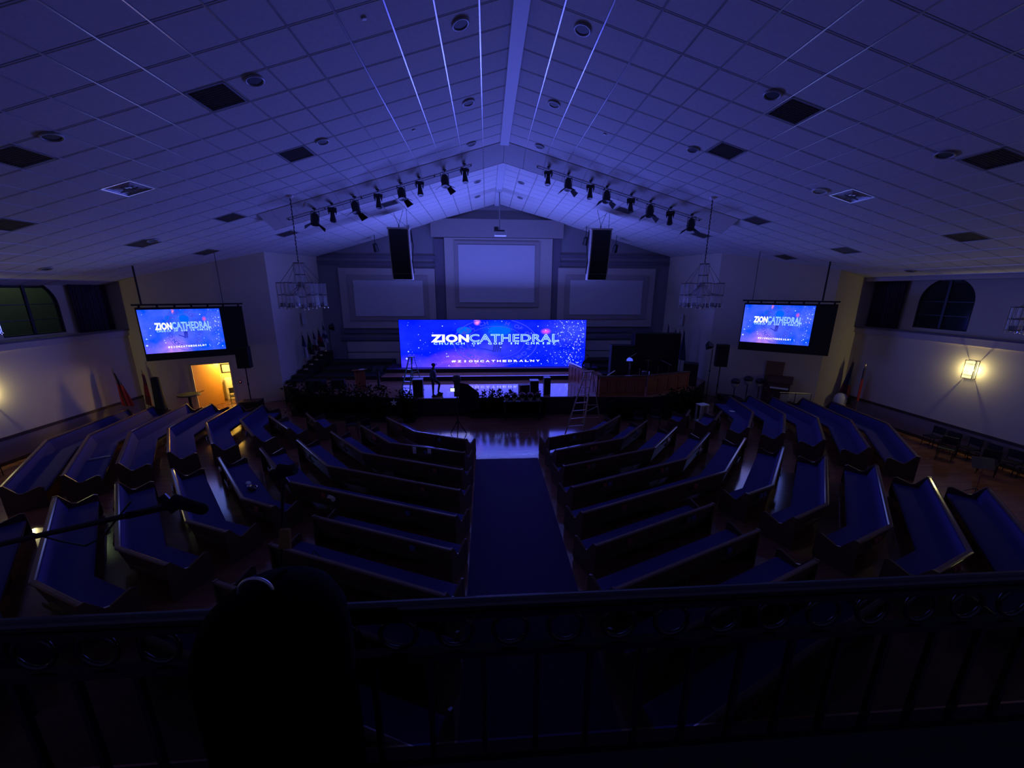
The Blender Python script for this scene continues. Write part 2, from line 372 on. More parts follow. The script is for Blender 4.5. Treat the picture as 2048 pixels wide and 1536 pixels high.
for ya, yb in ((Y0, YB0), (YB1, Y1)):
    obj('ridge_beam', B().box((XC-.17, ya, ZR-.16), (XC+.17, yb, ZR+.02)), BAR if 0 else mat('ridge_paint', (.6, .6, .62), .45, noise=.04), ce)
# wedge soffit strips, each slope cut into panels
for sg in (-1, 1):
    U = SU[0 if sg < 0 else 1]
    i = 0
    while i*G < U-.2:
        u0, u1 = i*G+.01, min((i+1)*G-.01, U)
        for k in range(1):
            y0_ = YB0+.01; y1_ = YB1-.01; h0 = .02; h1 = .02+DROP
            bb = B().sheet(slope_pt(sg, u0, y0_, h0), slope_pt(sg, u1, y0_, h0), slope_pt(sg, u1, y1_, h1), slope_pt(sg, u0, y1_, h1), (0, 0, .02))
            obj('soffit_panel', bb, TILE, ce)
        i += 1
    obj('soffit_lip', B().sheet(slope_pt(sg, 0, YB1, 0), slope_pt(sg, U, YB1, 0), slope_pt(sg, U, YB1, DROP+.03), slope_pt(sg, 0, YB1, DROP+.03), (0, .03, 0)), TILE, ce)
    obj('soffit_backing', B().sheet(slope_pt(sg, 0, YB0, .0), slope_pt(sg, U, YB0, .0), slope_pt(sg, U, YB1, DROP-.0), slope_pt(sg, 0, YB1, DROP-.0), (0, 0, .03)), TILEB, ce)
# vents, diffusers, recessed lights
def place_vent(cellk, name, label, cat, m, group=None, diff=False):
    sg, i, j = cellk; c = slope_pt(sg, (i+.5)*G, rows[j]+G/2, .004); ang = math.atan(SL) if sg < 0 else -math.atan(SR)
    t = thing(name, label, cat, c, group=group, rot=(0, -ang, 0)); h = G/2-.01
    obj('frame', B().box((-h, -h, 0), (-h+.04, h, .02)).box((h-.04, -h, 0), (h, h, .02)).box((-h, -h, 0), (h, -h+.04, .02)).box((-h, h-.04, 0), (h, h, .02)), m, t)
    obj('backing', B().box((-h, -h, .03), (h, h, .045)), m if diff else VENT, t)
    if diff:
        for q, r in enumerate((.36, .27, .18)):
            b = B(); r2 = r-.05
            b.add([(-r, -r, .02), (r, -r, .02), (r, r, .02), (-r, r, .02), (-r2, -r2, 0), (r2, -r2, 0), (r2, r2, 0), (-r2, r2, 0)], [(0,1,5,4), (1,2,6,5), (2,3,7,6), (3,0,4,7)])
            obj('louvre', b, m, t)
        obj('centre_plate', B().box((-.1, -.1, -.03), (.1, .1, -.02)), DGREY, t)
        for a in (0, PI/2): obj('bracket', B().cbox((0, 0, -.025), (.5, .03, .02), rz=a), DGREY, t)
    else:
        b = B()
        for q in range(11): b.cbox((0, -h+.08+q*(2*h-.16)/10, .01), (2*h-.08, .035, .006), rx=.6)
        obj('slats', b, m, t, kind='stuff')
    return t
vl = ['second from the top on the left slope above the nave', 'left of centre, halfway down the left slope', 'small one near the left screen, lower middle of the left slope',
      'just above the left chandelier chain', 'at the left edge of the photo, upper one', 'at the left edge of the photo, lower one', 'low on the left slope above the left side screen',
      'nearest the wall above the left service door', 'topmost on the right slope', 'halfway down the right slope', 'right of the right chandelier chain', 'just above the right chandelier',
      'at the right edge of the photo, upper one', 'at the right edge of the photo, lower one', 'low on the right slope above the right side screen', 'nearest the wall above the right floor speaker',
      'over the stage, left of the hanging speaker', 'over the stage, right of the hanging speaker']
for ck, l in zip(VC, vl): place_vent(ck, 'ceiling_vent', 'dark square vent '+l, 'vent', VENT, 'square vents in the ceiling')
for ck, l in zip(DC, ('left', 'right')): place_vent(ck, 'air_diffuser', 'bright white square air diffuser in the %s ceiling slope' % l, 'vent', mat('polished_diffuser', (.85, .85, .88), .38, .85, noise=.03), 'white square diffusers', diff=True)
def ceil_round(p, R, name, label, cat, m, inner, group):
    sg = -1 if p.x < XC else 1; ang = math.atan(SL) if sg < 0 else -math.atan(SR)
    t = thing(name, label, cat, p+Vector((0, 0, -.022)), group=group, rot=(0, -ang, 0))
    obj('trim_ring', B().ring((0, 0, 0), R, R*.14, 'Z', 20, 6), m, t, smooth=True)
    obj('reflector', B().lathe([(0, .0), (R*.6, -.002), (R*.9, .0)], 18), inner, t, smooth=True)
cans = [(921, 46, 'largest, left of the ridge near the top edge'), (937, 204, 'left of the ridge, second from the top'), (943, 287, 'left of the ridge just before the stage lights'),
        (1165, 57, 'largest, right of the ridge near the top edge'), (1108, 207, 'right of the ridge, second from the top'), (1079, 292, 'right of the ridge just before the stage lights'),
        (509, 159, 'beside the topmost vent of the left slope'), (103, 272, 'beside the vent at the left edge'), (1545, 188, 'beside the topmost vent of the right slope'), (1386, 298, 'beside the middle vent of the right slope'),
        (645, 282, 'beside the middle vent of the left slope'), (305, 480, 'above the left screen'), (1820, 541, 'above the right arched window'), (92, 537, 'above the left arched window'), (1890, 308, 'above the right edge vent'),
        (955, 363, 'over the stage, upper left of the projector pole'), (955, 393, 'over the stage, lower left of the projector pole'), (1042, 365, 'over the stage, upper right of the projector pole'), (1040, 395, 'over the stage, lower right of the projector pole')]
for x, y, l in cans: ceil_round(pc(x, y), .17, 'recessed_light', 'round unlit recessed light '+l, 'ceiling light', CAN, DGREY, 'round recessed lights')
ceil_round(pc(1640, 381), .2, 'recessed_light', 'round recessed light with a bright white rim beside the right diffuser', 'ceiling light', WHITE, BLK, 'round recessed lights')
for x, y, l in ((729, 37, 'in the dim left slope near the top edge'), (828, 260, 'bright, above the left row of stage lights'), (1209, 268, 'above the right row of stage lights')):
    ceil_round(pc(x, y), .05, 'ceiling_sensor', 'small pale round sensor '+l, 'sensor', WHITE, WHITE, 'small round ceiling sensors')
# ------------------------------------------------------------------ stage end wall relief (plane Y1)
def rect(name, x0, y0, x1, y1, proud, m, parent, back=0, Y=Y1):
    a, b = py_(x0, y0, Y), py_(x1, y1, Y); c, d = py_(x1, y0, Y), py_(x0, y1, Y)
    X0, X1 = (a.x+d.x)/2, (b.x+c.x)/2; Z1, Z0 = (a.z+c.z)/2, (b.z+d.z)/2
    return obj(name, B().box((X0, Y-proud, Z0), (X1, Y-back, Z1)), m, parent, bevel=.01)
wb = bpy.data.objects['wall_back']
t = thing('centre_wall_panel', 'tall framed panel with a white projection cloth above the middle of the stage', 'wall panel', (0, Y1, 0))
def trect(nm, x0, y0, x1, y1, pr, m, t, back=0):
    o = rect(nm, x0, y0, x1, y1, pr, m, None, back); o.parent = t
    for v in o.data.vertices: v.co -= WL[t.name]
    return o
trect('surround', 893, 477, 1101, 722, .22, MOULD, t); trect('inner_frame', 911, 484, 1077, 614, .30, MOULD2, t, .22); trect('projection_cloth', 918, 491, 1068, 605, .34, SCRW, t, .3)
for sx, nm in ((0, 'left'), (1, 'right')):
    t = thing('side_wall_panel', 'wide framed wall panel with white cloth, %s of the centre panel' % nm, 'wall panel', (0, Y1, 0), group='side wall panels')
    if sx == 0:
        R_ = [(683, 537, 872, 656), (700, 551, 858, 641), (711, 561, 848, 632)]
    else:
        R_ = [(1114, 537, 1305, 653), (1128, 551, 1292, 638), (1138, 561, 1281, 629)]
    for (nm2, pr, m, bk), q in zip((('surround', .16, MOULD, 0), ('inner_frame', .22, MOULD2, .16), ('panel_cloth', .26, SCRW, .22)), R_): trect(nm2, *q, pr, m, t, bk)
for q, pr, m in (((862, 440, 1126, 476), .3, MOULD2), ((873, 478, 892, 722), .1, DARKM), ((1102, 478, 1117, 722), .1, DARKM), ((640, 511, 872, 516), .14, DARKM), ((640, 526, 872, 530), .14, DARKM),
           ((1118, 511, 1335, 516), .14, DARKM), ((1118, 526, 1335, 530), .14, DARKM), ((683, 660, 872, 666), .14, DARKM), ((683, 674, 872, 680), .14, DARKM), ((1118, 658, 1305, 664), .14, DARKM), ((1118, 671, 1305, 677), .14, DARKM),
           ((696, 683, 872, 703), .1, MOULD), ((698, 705, 872, 729), .1, MOULD), ((1118, 681, 1300, 700), .1, MOULD), ((1118, 702, 1300, 727), .1, MOULD)):
    o = rect('wall_moulding', *q, pr, m, None); o.parent = wb
# ------------------------------------------------------------------ stage platforms
SZ = 1.0
sp = [(-12.05, 22.3), (-9.4, 20.3), (-6.6, 19.55), (-3.9, 19.15), (4.6, 19.15), (8.8, 18.8), (11.6, 19.9), (13.85, 22.4), (13.35, 27.95), (-11.65, 27.95)]
st = obj('stage', B().prism(sp, 0, SZ-.02), RISER); tag(st, 'raised dark-fronted stage across the end of the hall', 'stage')
obj('stage_floor', B().prism([(x*.999+.0008, y+.02 if y < 27 else y) for x, y in sp], SZ-.02, SZ), STAGEF, st)
obj('stage_nosing', B().box((-3.9, 19.11, SZ-.06), (4.6, 19.16, SZ-.005)), DARKM, st)
s2 = obj('screen_platform', B().box((-6.6, 23.12, SZ), (7.4, 24.32, 1.25)).box((-6.6, 24.32, SZ), (7.4, 26.2, 1.49)), RISER)
tag(s2, 'two dark steps running under the wide stage screen', 'platform')
obj('step_tread', B().box((-6.6, 23.1, 1.25), (7.4, 24.32, 1.262)), STAGEF, s2); obj('step_tread', B().box((-6.6, 24.3, 1.49), (7.4, 26.2, 1.5)), CARP, s2)
# stepped choir risers at both sides at the back
for sgn, nm in ((-1, 'left'), (1, 'right')):
    t = thing('choir_riser', 'black stepped choir riser filling the %s back of the stage' % nm, 'riser', (0, 0, SZ), group='choir risers')
    for k in range(3):
        x0, x1 = (-10.9, -6.65) if sgn < 0 else (7.45, 12.2)
        obj('riser_step', B().box((x0, 23.6+k*1.3, 0), (x1, 23.6+(k+1)*1.3-.01, .22*(k+1))), RISER, t)
# black stepped stair along the left stage wall
t = thing('side_stairs', 'black stepped stairs climbing along the left stage wall below the flags', 'stairs', (0, 0, 0))
for k in range(7):
    y0_ = 22.9+k*.62; x0 = -12.3+(y0_-22.75)*.114+.08
    obj('stair_step', B().box((x0+.02, y0_, SZ), (x0+.8, y0_+.61, 1.12+k*.2)), RISER, t)
# ================================================================== SCREENS
def emis(name, col, s):
    m = bpy.data.materials.new(name); m.use_nodes = True; nt = m.node_tree; nt.nodes.clear()
    e = nt.nodes.new('ShaderNodeEmission'); o = nt.nodes.new('ShaderNodeOutputMaterial'); e.inputs[0].default_value = (*col, 1); e.inputs[1].default_value = s
    nt.links.new(e.outputs[0], o.inputs[0]); MATS[name] = m; return m
def nebula(name, deep, mid, pink, s, W_, H_):
    m = bpy.data.materials.new(name); m.use_nodes = True; nt = m.node_tree; nt.nodes.clear(); N = nt.nodes.new; Lk = nt.links.new
    tc = N('ShaderNodeTexCoord'); mp = N('ShaderNodeMapping'); mp.inputs['Scale'].default_value = (1/W_, 1, 1/H_); Lk(tc.outputs['Object'], mp.inputs[0])
    mp2 = N('ShaderNodeMapping'); mp2.inputs['Scale'].default_value = (3.2, 1, 2.0); Lk(mp.outputs[0], mp2.inputs[0])
    n = N('ShaderNodeTexNoise'); n.inputs['Scale'].default_value = 1.6; n.inputs['Detail'].default_value = 6; Lk(mp2.outputs[0], n.inputs['Vector'])
    cr = N('ShaderNodeValToRGB'); cr.color_ramp.elements[0].position = .35; cr.color_ramp.elements[0].color = (*deep, 1); cr.color_ramp.elements[1].position = .68; cr.color_ramp.elements[1].color = (*mid, 1)
    Lk(n.outputs[0], cr.inputs[0])
    def blob(cx, cz, rx, rz):
        a = N('ShaderNodeMapping'); a.inputs['Location'].default_value = (-cx/rx, 0, -cz/rz); a.inputs['Scale'].default_value = (1/rx, 0, 1/rz); Lk(mp.outputs[0], a.inputs[0])
        g = N('ShaderNodeTexGradient'); g.gradient_type = 'SPHERICAL'; Lk(a.outputs[0], g.inputs[0]); return g
    acc = cr.outputs[0]; n2 = N('ShaderNodeTexNoise'); n2.inputs['Scale'].default_value = 5; n2.inputs['Detail'].default_value = 4; Lk(mp2.outputs[0], n2.inputs['Vector'])
    for cx, cz, rx, rz, col, k in ((-.16, -.5, .24, .42, pink, 1.0 if W_ > 6 else 1.5), (-.44, -.5, .14, .3, (.25, .12, 1), .6 if W_ > 6 else 1), (.0, -.1, .18, .36, (.15, .15, 1), .4 if W_ > 6 else .9), (.02, .28, .1, .25, (.0, .22, 1), .7), (.42, .3, .2, .4, (.1, .15, .9), .5), (-.09, .46, .02, .08, (1, .25, .4), 2.0), (.28, .26, .03, .07, (.9, .1, .3), 1.6)):
        g = blob(cx, cz, rx, rz); mu = N('ShaderNodeMath'); mu.operation = 'MULTIPLY'; Lk(g.outputs[0], mu.inputs[0]); Lk(n2.outputs[0], mu.inputs[1])
        mu2 = N('ShaderNodeMath'); mu2.operation = 'MULTIPLY'; mu2.use_clamp = True; mu2.inputs[1].default_value = k; Lk(mu.outputs[0], mu2.inputs[0])
        mx = N('ShaderNodeMix'); mx.data_type = 'RGBA'; mx.inputs[7].default_value = (*col, 1); Lk(mu2.outputs[0], mx.inputs[0]); Lk(acc, mx.inputs[6]); acc = mx.outputs[2]
    e = N('ShaderNodeEmission'); e.inputs[1].default_value = s; Lk(acc, e.inputs[0]); o = N('ShaderNodeOutputMaterial'); Lk(e.outputs[0], o.inputs[0]); return m
def text_geo(body, bold=0, outline=0):
    cu = bpy.data.curves.new('lettering', 'FONT'); cu.body = body; cu.resolution_u = 3
    if outline: cu.fill_mode = 'NONE'; cu.bevel_depth = outline; cu.bevel_resolution = 0
    elif bold: cu.offset = bold
    cu.space_character = 1.06
    to = bpy.data.objects.new('tmp', cu); C.objects.link(to); dg = bpy.context.evaluated_depsgraph_get(); dg.update()
    me = to.evaluated_get(dg).to_mesh(); vs = [v.co.copy() for v in me.vertices]; fs = [tuple(p.vertices) for p in me.polygons]
    to.evaluated_get(dg).to_mesh_clear(); bpy.data.objects.remove(to); return vs, fs
GEO = {}
def tg(body, bold=0, outline=0):
    k = (body, bold, outline)
    if k not in GEO: GEO[k] = text_geo(*k)
    return GEO[k]
def put_text(b, body, x0, x1, z0, z1, W_, H_, dep, bold=0, outline=0):
    vs, fs = tg(body, bold, outline); mx = [min(v[i] for v in vs) for i in (0, 1)]; Mx = [max(v[i] for v in vs) for i in (0, 1)]
    X = lambda u: ((x0+(u-mx[0])/(Mx[0]-mx[0])*(x1-x0))-.5)*W_; Z = lambda v: ((z0+(v-mx[1])/(Mx[1]-mx[1])*(z1-z0))-.5)*H_
    b.add([(X(v[0]), -dep-abs(v[2])*.1, Z(v[1])) for v in vs], fs)
def spaced(b, words, x0, x1, z0, z1, W_, H_, dep, bold):
    n = len(words)
    for i, ch in enumerate(words):
        if ch == ' ': continue
        cw = (x1-x0)/n; f = .3 if ch == 'I' else (.82 if ch != '#' else .9); c = x0+(i+.5)*cw
        put_text(b, ch, c-cw*f*.42, c+cw*f*.42, z0, z1, W_, H_, dep, bold)
WTXT = emis('screen_white', (1, 1, 1), 1.6); OTXT = emis('screen_outline', (.35, .65, 1), 1.6); STARS = emis('screen_stars', (.5, .65, 1), 1.3)
SEAL = emis('screen_seal', (.05, .07, .75), 1); SEALP = emis('screen_seal_pale', (.06, .10, 1.0), 1.5); WARM = emis('screen_warm_star', (1, .6, .5), 1.3)
def art(t, W_, H_, stars=260, wide=True):
    D = .012
    b = B()
    for k, (rx, rz) in enumerate(((.225, .50), (.155, .34))):
        n = 64; cx, cz = .508, .53; wd_ = .0022
        for i in range(n):
            a0, a1 = 2*PI*i/n, 2*PI*(i+1)/n; q = []
            for rr in (1-.012, 1+.012):
                for a in (a0, a1): q.append(((cx+rx*rr*math.cos(a)-.5)*W_, -D*.4, (cz+rz*rr*math.sin(a)-.5)*H_))
            if all(abs(v[2]) < H_/2 for v in q): b.add(q, [(0, 1, 3, 2)])
    word = 'ZION CATHEDRAL CHURCH OF GOD IN CHRIST '; n = len(word)
    for i, ch in enumerate(word):
        if ch == ' ': continue
        a = math.radians(245-i*340/n); cx, cz = .508+.19*math.cos(a), .53+.42*math.sin(a)
        if cz > .94 or cz < .05: continue
        vs, fs = tg(ch, .02, 0); mnx = min(v.x for v in vs); mxx = max(v.x for v in vs); rot = a-PI/2
        q = []
        for v in vs:
            x, z = (v.x-(mnx+mxx)/2)*.11*H_/3*3, (v.y-.35)*.11*H_/3*3
            q.append(((cx-.5)*W_+(x*math.cos(rot)-z*math.sin(rot))*(1.25 if wide else .9), -D*.4, (cz-.5)*H_+x*math.sin(rot)+z*math.cos(rot)))
        b.add(q, fs)
    obj('emblem_ring', b, SEAL, t)
    b = B()                                                  # pale inner field of the emblem: two lobes and a dark sheaf
    for cx, cz, rx, rz in ((.53, .78, .06, .10), (.34, .78, .04, .08)):
        pts = [((cx+rx*math.cos(2*PI*i/20)-.5)*W_, -D*.2, min(H_/2, (cz+rz*math.sin(2*PI*i/20)-.5)*H_)) for i in range(20)]; b = B().add(pts, [tuple(range(20))])
        obj('emblem_field', b, emis('emblem_field_glow', (.0, .13, 1), 1), t)
    b = B()
    for k in range(4):
        x0 = .49+.012*k; b.add([((x-.5)*W_, -D*.3, (z-.5)*H_) for x, z in ((x0, .32), (x0+.008, .32), (x0+.018, .48), (x0+.006, .48))], [(0, 1, 2, 3)])
    b.add([((x-.5)*W_, -D*.3, (z-.5)*H_) for x, z in ((.42, .40), (.50, .33), (.505, .35), (.43, .41))], [(0, 1, 2, 3)])
    obj('emblem_sheaf', b, emis('emblem_sheaf_dark', (.02, .03, .5), 1), t)
    b = B(); put_text(b, 'ZION', .163, .365, .535, .70, W_, H_, D, bold=.045); obj('screen_title', b, WTXT, t)
    b = B(); put_text(b, 'CATHEDRAL', .367, .852, .54, .705, W_, H_, D, outline=.022); obj('screen_title_outline', b, OTXT, t)
    b = B(); spaced(b, 'CHURCH OF GOD IN CHRIST', .172, .84, .485, .53, W_, H_, D, .03); obj('screen_subtitle', b, OTXT, t, kind='stuff')
    b = B(); spaced(b, '#ZIONCATHEDRALNY', .265, .755, .105, .148, W_, H_, D, .03); obj('screen_hashtag', b, WTXT, t, kind='stuff')
    rnd = random.Random(3); b = B(); b2 = B()
    for i in range(stars):
        if rnd.random() < .75: x = 1-abs(rnd.gauss(0, .11)); z = rnd.random()
        else: x = rnd.random(); z = rnd.random()
        if not (.01 < x < .99): continue
        r = (.004+.012*rnd.random()**3)*H_*.8; (b2 if rnd.random() < .08 else b).add([((x-.5)*W_+r*math.cos(a), -D*.6, (z-.5)*H_*.97+r*math.sin(a)) for a in (0, PI/3, 2*PI/3, PI, 4*PI/3, 5*PI/3)], [tuple(range(6))])
    for x, z, r in ((.03, .19, .02), (.041, .34, .014), (.107, .58, .009), (.097, .42, .011), (.243, .29, .01), (.252, .235, .012)):
        b.add([((x-.5)*W_+r*H_*math.cos(a), -D*.6, (z-.5)*H_+r*H_*math.sin(a)) for a in [PI*k/4 for k in range(8)]], [tuple(range(8))])
    obj('screen_stars', b, STARS, t, kind='stuff'); obj('screen_warm_stars', b2, WARM, t, kind='stuff')
A0, A1 = py_(797, 640, 24.9), py_(1173, 640, 24.9); B0 = py_(804, 734, 24.9)
LW = A1.x-A0.x; LH = A0.z-1.5; LC = Vector(((A0.x+A1.x)/2, 24.9, 1.5+LH/2))
t = thing('stage_video_screen', 'wide glowing blue video wall with white lettering at the back of the stage', 'screen', LC)
obj('display', B().box((-LW/2, 0, -LH/2), (LW/2, .02, LH/2)), nebula('nebula_wide', (.0, .007, 2.0), (.006, .02, 2.6), (.55, .16, 1.6), 1.4, LW, LH), t)
art(t, LW, LH, 420)
obj('display_frame', B().box((-LW/2-.04, .02, -LH/2), (LW/2+.04, .16, LH/2+.03)), BLK, t)
for k in range(5): obj('support_leg', B().box((-LW/2+.5+k*(LW-1)/4-.04, .16, -LH/2), (-LW/2+.5+k*(LW-1)/4+.04, .6, -LH/2+.05)).box((-LW/2+.5+k*(LW-1)/4-.04, .16, -LH/2), (-LW/2+.5+k*(LW-1)/4+.04, .24, LH/2-.2)), DGREY, t)
# hanging side screens
def side_screen(nm, p, ang, bw0, bw1, bh, W_, H_, cabs):
    t = thing('side_screen', 'glowing blue projection screen with church lettering hanging in the %s corner' % nm, 'screen', p, ang, group='hanging side screens')
    # local: x along screen, y away from viewer, z up; origin at top-left of the image
    c = bpy.data.objects.new('display', None); bpy.data.objects.remove(c)
    d = obj('display', B().box((-W_/2, 0, -H_/2), (W_/2, .02, H_/2)), nebula('nebula_'+nm, (.0, .07, 1.0), (.07, .13, 1.1), (.75, .3, 1.0), 1.15, W_, H_), t); d.location = (W_/2, 0, -H_/2)
    before = set(bpy.data.objects); h = bpy.data.objects.new('artwork', None); C.objects.link(h)
    art(h, W_, H_, 90, False)
    for o in list(h.children): o.parent = d
    bpy.data.objects.remove(h)
    obj('backing_board', B().box((bw0, .03, -bh), (bw1, .09, .1)), BLKM, t)
    obj('hanging_bar', B().tube((bw0-.1, .06, .22), (bw1+.05, .06, .22), .04, 8), BLK, t)
    for k in range(7):
        x = bw0+.15+(bw1-bw0-.3)*k/6; obj('bar_clamp', B().box((x-.04, .03, .08), (x+.04, .09, .24)), BLK, t)
    for x in cabs:
        wx = p.x+x*math.cos(ang); obj('suspension_cable', B().tube((x, .06, .22), (x, .06, zc(wx)-p.z-.02), .035 if x == cabs[0] else .012, 6), BLK, t)
    ax = Vector((math.sin(ang), -math.cos(ang), 0))
    area('side_screen_light', p+Vector((math.cos(ang)*W_/2, math.sin(ang)*W_/2, -H_/2))+ax*.06, ax, W_, H_, (.3, .36, 1.0), LIGHT['side'])
    return t
side_screen('left', Vector((-15.93, 18.45, 6.5+ray(266, 620)[2]*18.45/ray(266, 620)[1])), math.radians(33), -.05, 3.95, 2.38, 3.0, 2.03, (.2, 3.2))
side_screen('right', Vector((ray(1491, 609)[0]*20.3/ray(1491, 609)[1], 20.3, 6.5+ray(1491, 609)[2]*20.3/ray(1491, 609)[1])), math.radians(-38), -.05, 3.95, 2.5, 3.08, 2.04, (3.3, .3))
# ================================================================== PEWS
def mitre(pts):
    n = len(pts); ds = [(Vector(pts[i+1])-Vector(pts[i])).normalized() for i in range(n-1)]; out = []
    for i in range(n):
        if i == 0: t = ds[0]; f = 1
        elif i == n-1: t = ds[-1]; f = 1
        else: t = (ds[i-1]+ds[i]).normalized(); f = 1/max(.5, t.dot(ds[i]))
        out.append((Vector((-t.y, t.x))*f, Vector((-ds[min(i, n-2)].y, ds[min(i, n-2)].x))))
    return out
def sweep(b, pts, prof, inset=0):
    P = [Vector(p) for p in pts]
    if inset:
        P[0] = P[0]+(P[1]-P[0]).normalized()*inset; P[-1] = P[-1]+(P[-2]-P[-1]).normalized()*inset
    N = mitre(P); k = len(prof); vs = []
    for p, (nn, _) in zip(P, N):
        for s, z in prof: vs.append((p.x+nn.x*s, p.y+nn.y*s, z))
    fs = [(i*k+j, i*k+(j+1) % k, (i+1)*k+(j+1) % k, (i+1)*k+j) for i in range(len(P)-1) for j in range(k)]
    fs += [tuple(range(k))[::-1], tuple(range((len(P)-1)*k, len(P)*k))]
    return b.add(vs, fs)
ENDP = [(-.05, 0), (-.05, .93), (.045, .93), (.26, .60), (.34, .575), (.68, .70), (.76, .66), (.78, .10), (.74, 0)]
def end_panel(b, p, d, n, th=.05):                          # p end point, d unit along pew (inwards), n unit forward
    k = len(ENDP); vs = [(p.x+n.x*s+d.x*t, p.y+n.y*s+d.y*t, z) for t in (0, th) for s, z in ENDP]
    return b.add(vs, [tuple(range(k))[::-1], tuple(range(k, 2*k))]+[(i, (i+1) % k, k+(i+1) % k, k+i) for i in range(k)])
HYMN = [(.30, .05, .05), (.05, .08, .25), (.35, .32, .3), (.10, .12, .10)]
def pew(pts, label, group, items=0, seed=0):
    P = [Vector(p) for p in pts]; c = sum(P, Vector((0, 0)))/len(P); o = Vector((c.x, c.y, 0)); P = [p-c for p in P]
    t = thing('church_pew', label, 'pew', o, group=group)
    obj('back_panel', sweep(B(), P, [(-.03, .88), (0, .88), (.13, .30), (.10, .30)], .03), WOOD, t)
    obj('cap_rail', sweep(B(), P, [(-.055, .875), (-.055, .905), (-.03, .92), (.02, .92), (.045, .905), (.045, .875)], .02), WOODT, t)
    obj('back_cushion', sweep(B(), P, [(.012, .86), (.055, .85), (.165, .48), (.11, .46)], .06), BLUE, t)
    obj('seat_cushion', sweep(B(), P, [(.11, .42), (.11, .475), (.70, .485), (.74, .465), (.74, .42)], .06), BLUE, t)
    obj('seat_board', sweep(B(), P, [(.10, .385), (.10, .418), (.735, .418), (.735, .36), (.71, .36), (.71, .385)], .03), WOOD, t)
    for e in (0, -1):
        p = P[e]; q = P[1] if e == 0 else P[-2]; d = (q-p).normalized(); n = Vector((-d.y, d.x))*(1 if e == 0 else -1)
        ep = obj('end_panel', end_panel(B(), p, d, n), WOOD, t)
    rk = B(); rnd = random.Random(seed)
    for a, b_ in zip(P, P[1:]):
        L = (b_-a).length; d = (b_-a).normalized(); n = Vector((-d.y, d.x)); m = max(1, int(L/1.9))
        for i in range(m):
            c0 = a+d*(L*(i+.5)/m-.3); c1 = c0+d*.6
            r = obj('book_rack', sweep(B(), [c0, c1], [(-.12, .60), (-.12, .70), (-.105, .70), (-.105, .612), (-.01, .612), (-.01, .60)]), WOOD, t)
            for q in range(rnd.randint(1, 3)):
                x0 = .05+q*.18; s0 = c0+d*x0; s1 = s0+d*.14
                obj('hymnal', sweep(B(), [s0, s1], [(-.095, .612), (-.07, .80), (-.035, .80), (-.06, .612)]), mat('hymnal_%d' % rnd.randint(0, 3), HYMN[rnd.randint(0, 3)], .6, noise=.1), r) if q else None
            if i and 0: pass
        for i in range(1, m):
            s0 = a+d*(L*i/m); obj('support', sweep(B(), [s0-d*.02, s0+d*.02], [(.10, 0), (.10, .385), (.66, .385), (.66, 0)]), WOOD, t)
    return t
ORD = ['first', 'second', 'third', 'fourth', 'fifth', 'sixth', 'seventh', 'eighth', 'ninth', 'tenth', 'eleventh']
LROW = {  # offsets from the centre line, left side, outermost first
 1: [[(-5.34, 16.43), (-3.75, 14.61), (-1.6, 13.62)]],
 2: [[(-6.17, 15.44), (-4.48, 13.5), (-1.6, 12.42)]],
 3: [[(-9.24, 17.27), (-8.19, 15.91)], [(-7.16, 14.79), (-5.25, 12.64), (-1.6, 11.10)]],
 4: [[(-10.75, 16.95), (-8.99, 15.17)], [(-8.10, 13.99), (-6.06, 11.67), (-1.6, 9.83)]],
 5: [[(-11.99, 18.67), (-11.67, 16.42), (-9.93, 14.39)], [(-9.04, 13.24), (-6.82, 10.66), (-1.6, 8.53)]],
 6: [[(-13.26, 18.90), (-12.90, 16.09), (-10.99, 13.66)], [(-9.96, 12.45), (-7.57, 9.76), (-6.46, 9.25)], [(-5.25, 8.77), (-1.6, 7.26)]],
 7: [[(-14.64, 18.97), (-14.00, 15.54), (-11.99, 12.96)], [(-10.86, 11.65), (-8.27, 8.75), (-6.98, 8.22)], [(-5.73, 7.71), (-1.6, 5.98)]],
 8: [[(-15.88, 19.03), (-15.19, 15.21), (-12.93, 12.12)], [(-11.78, 10.83), (-9.03, 7.78), (-7.47, 7.14)], [(-6.2, 6.62), (-1.6, 4.72)]],
 9: [[(-17.17, 18.67), (-16.45, 14.89), (-13.82, 11.35)], [(-12.74, 10.11), (-9.75, 6.82), (-8.19, 6.14)], [(-6.7, 5.5), (-1.6, 3.46)]],
 10: [[(-18.02, 18.3), (-17.53, 14.44), (-14.84, 10.71)], [(-13.7, 9.2), (-10.5, 5.75), (-8.8, 5.0)]]}
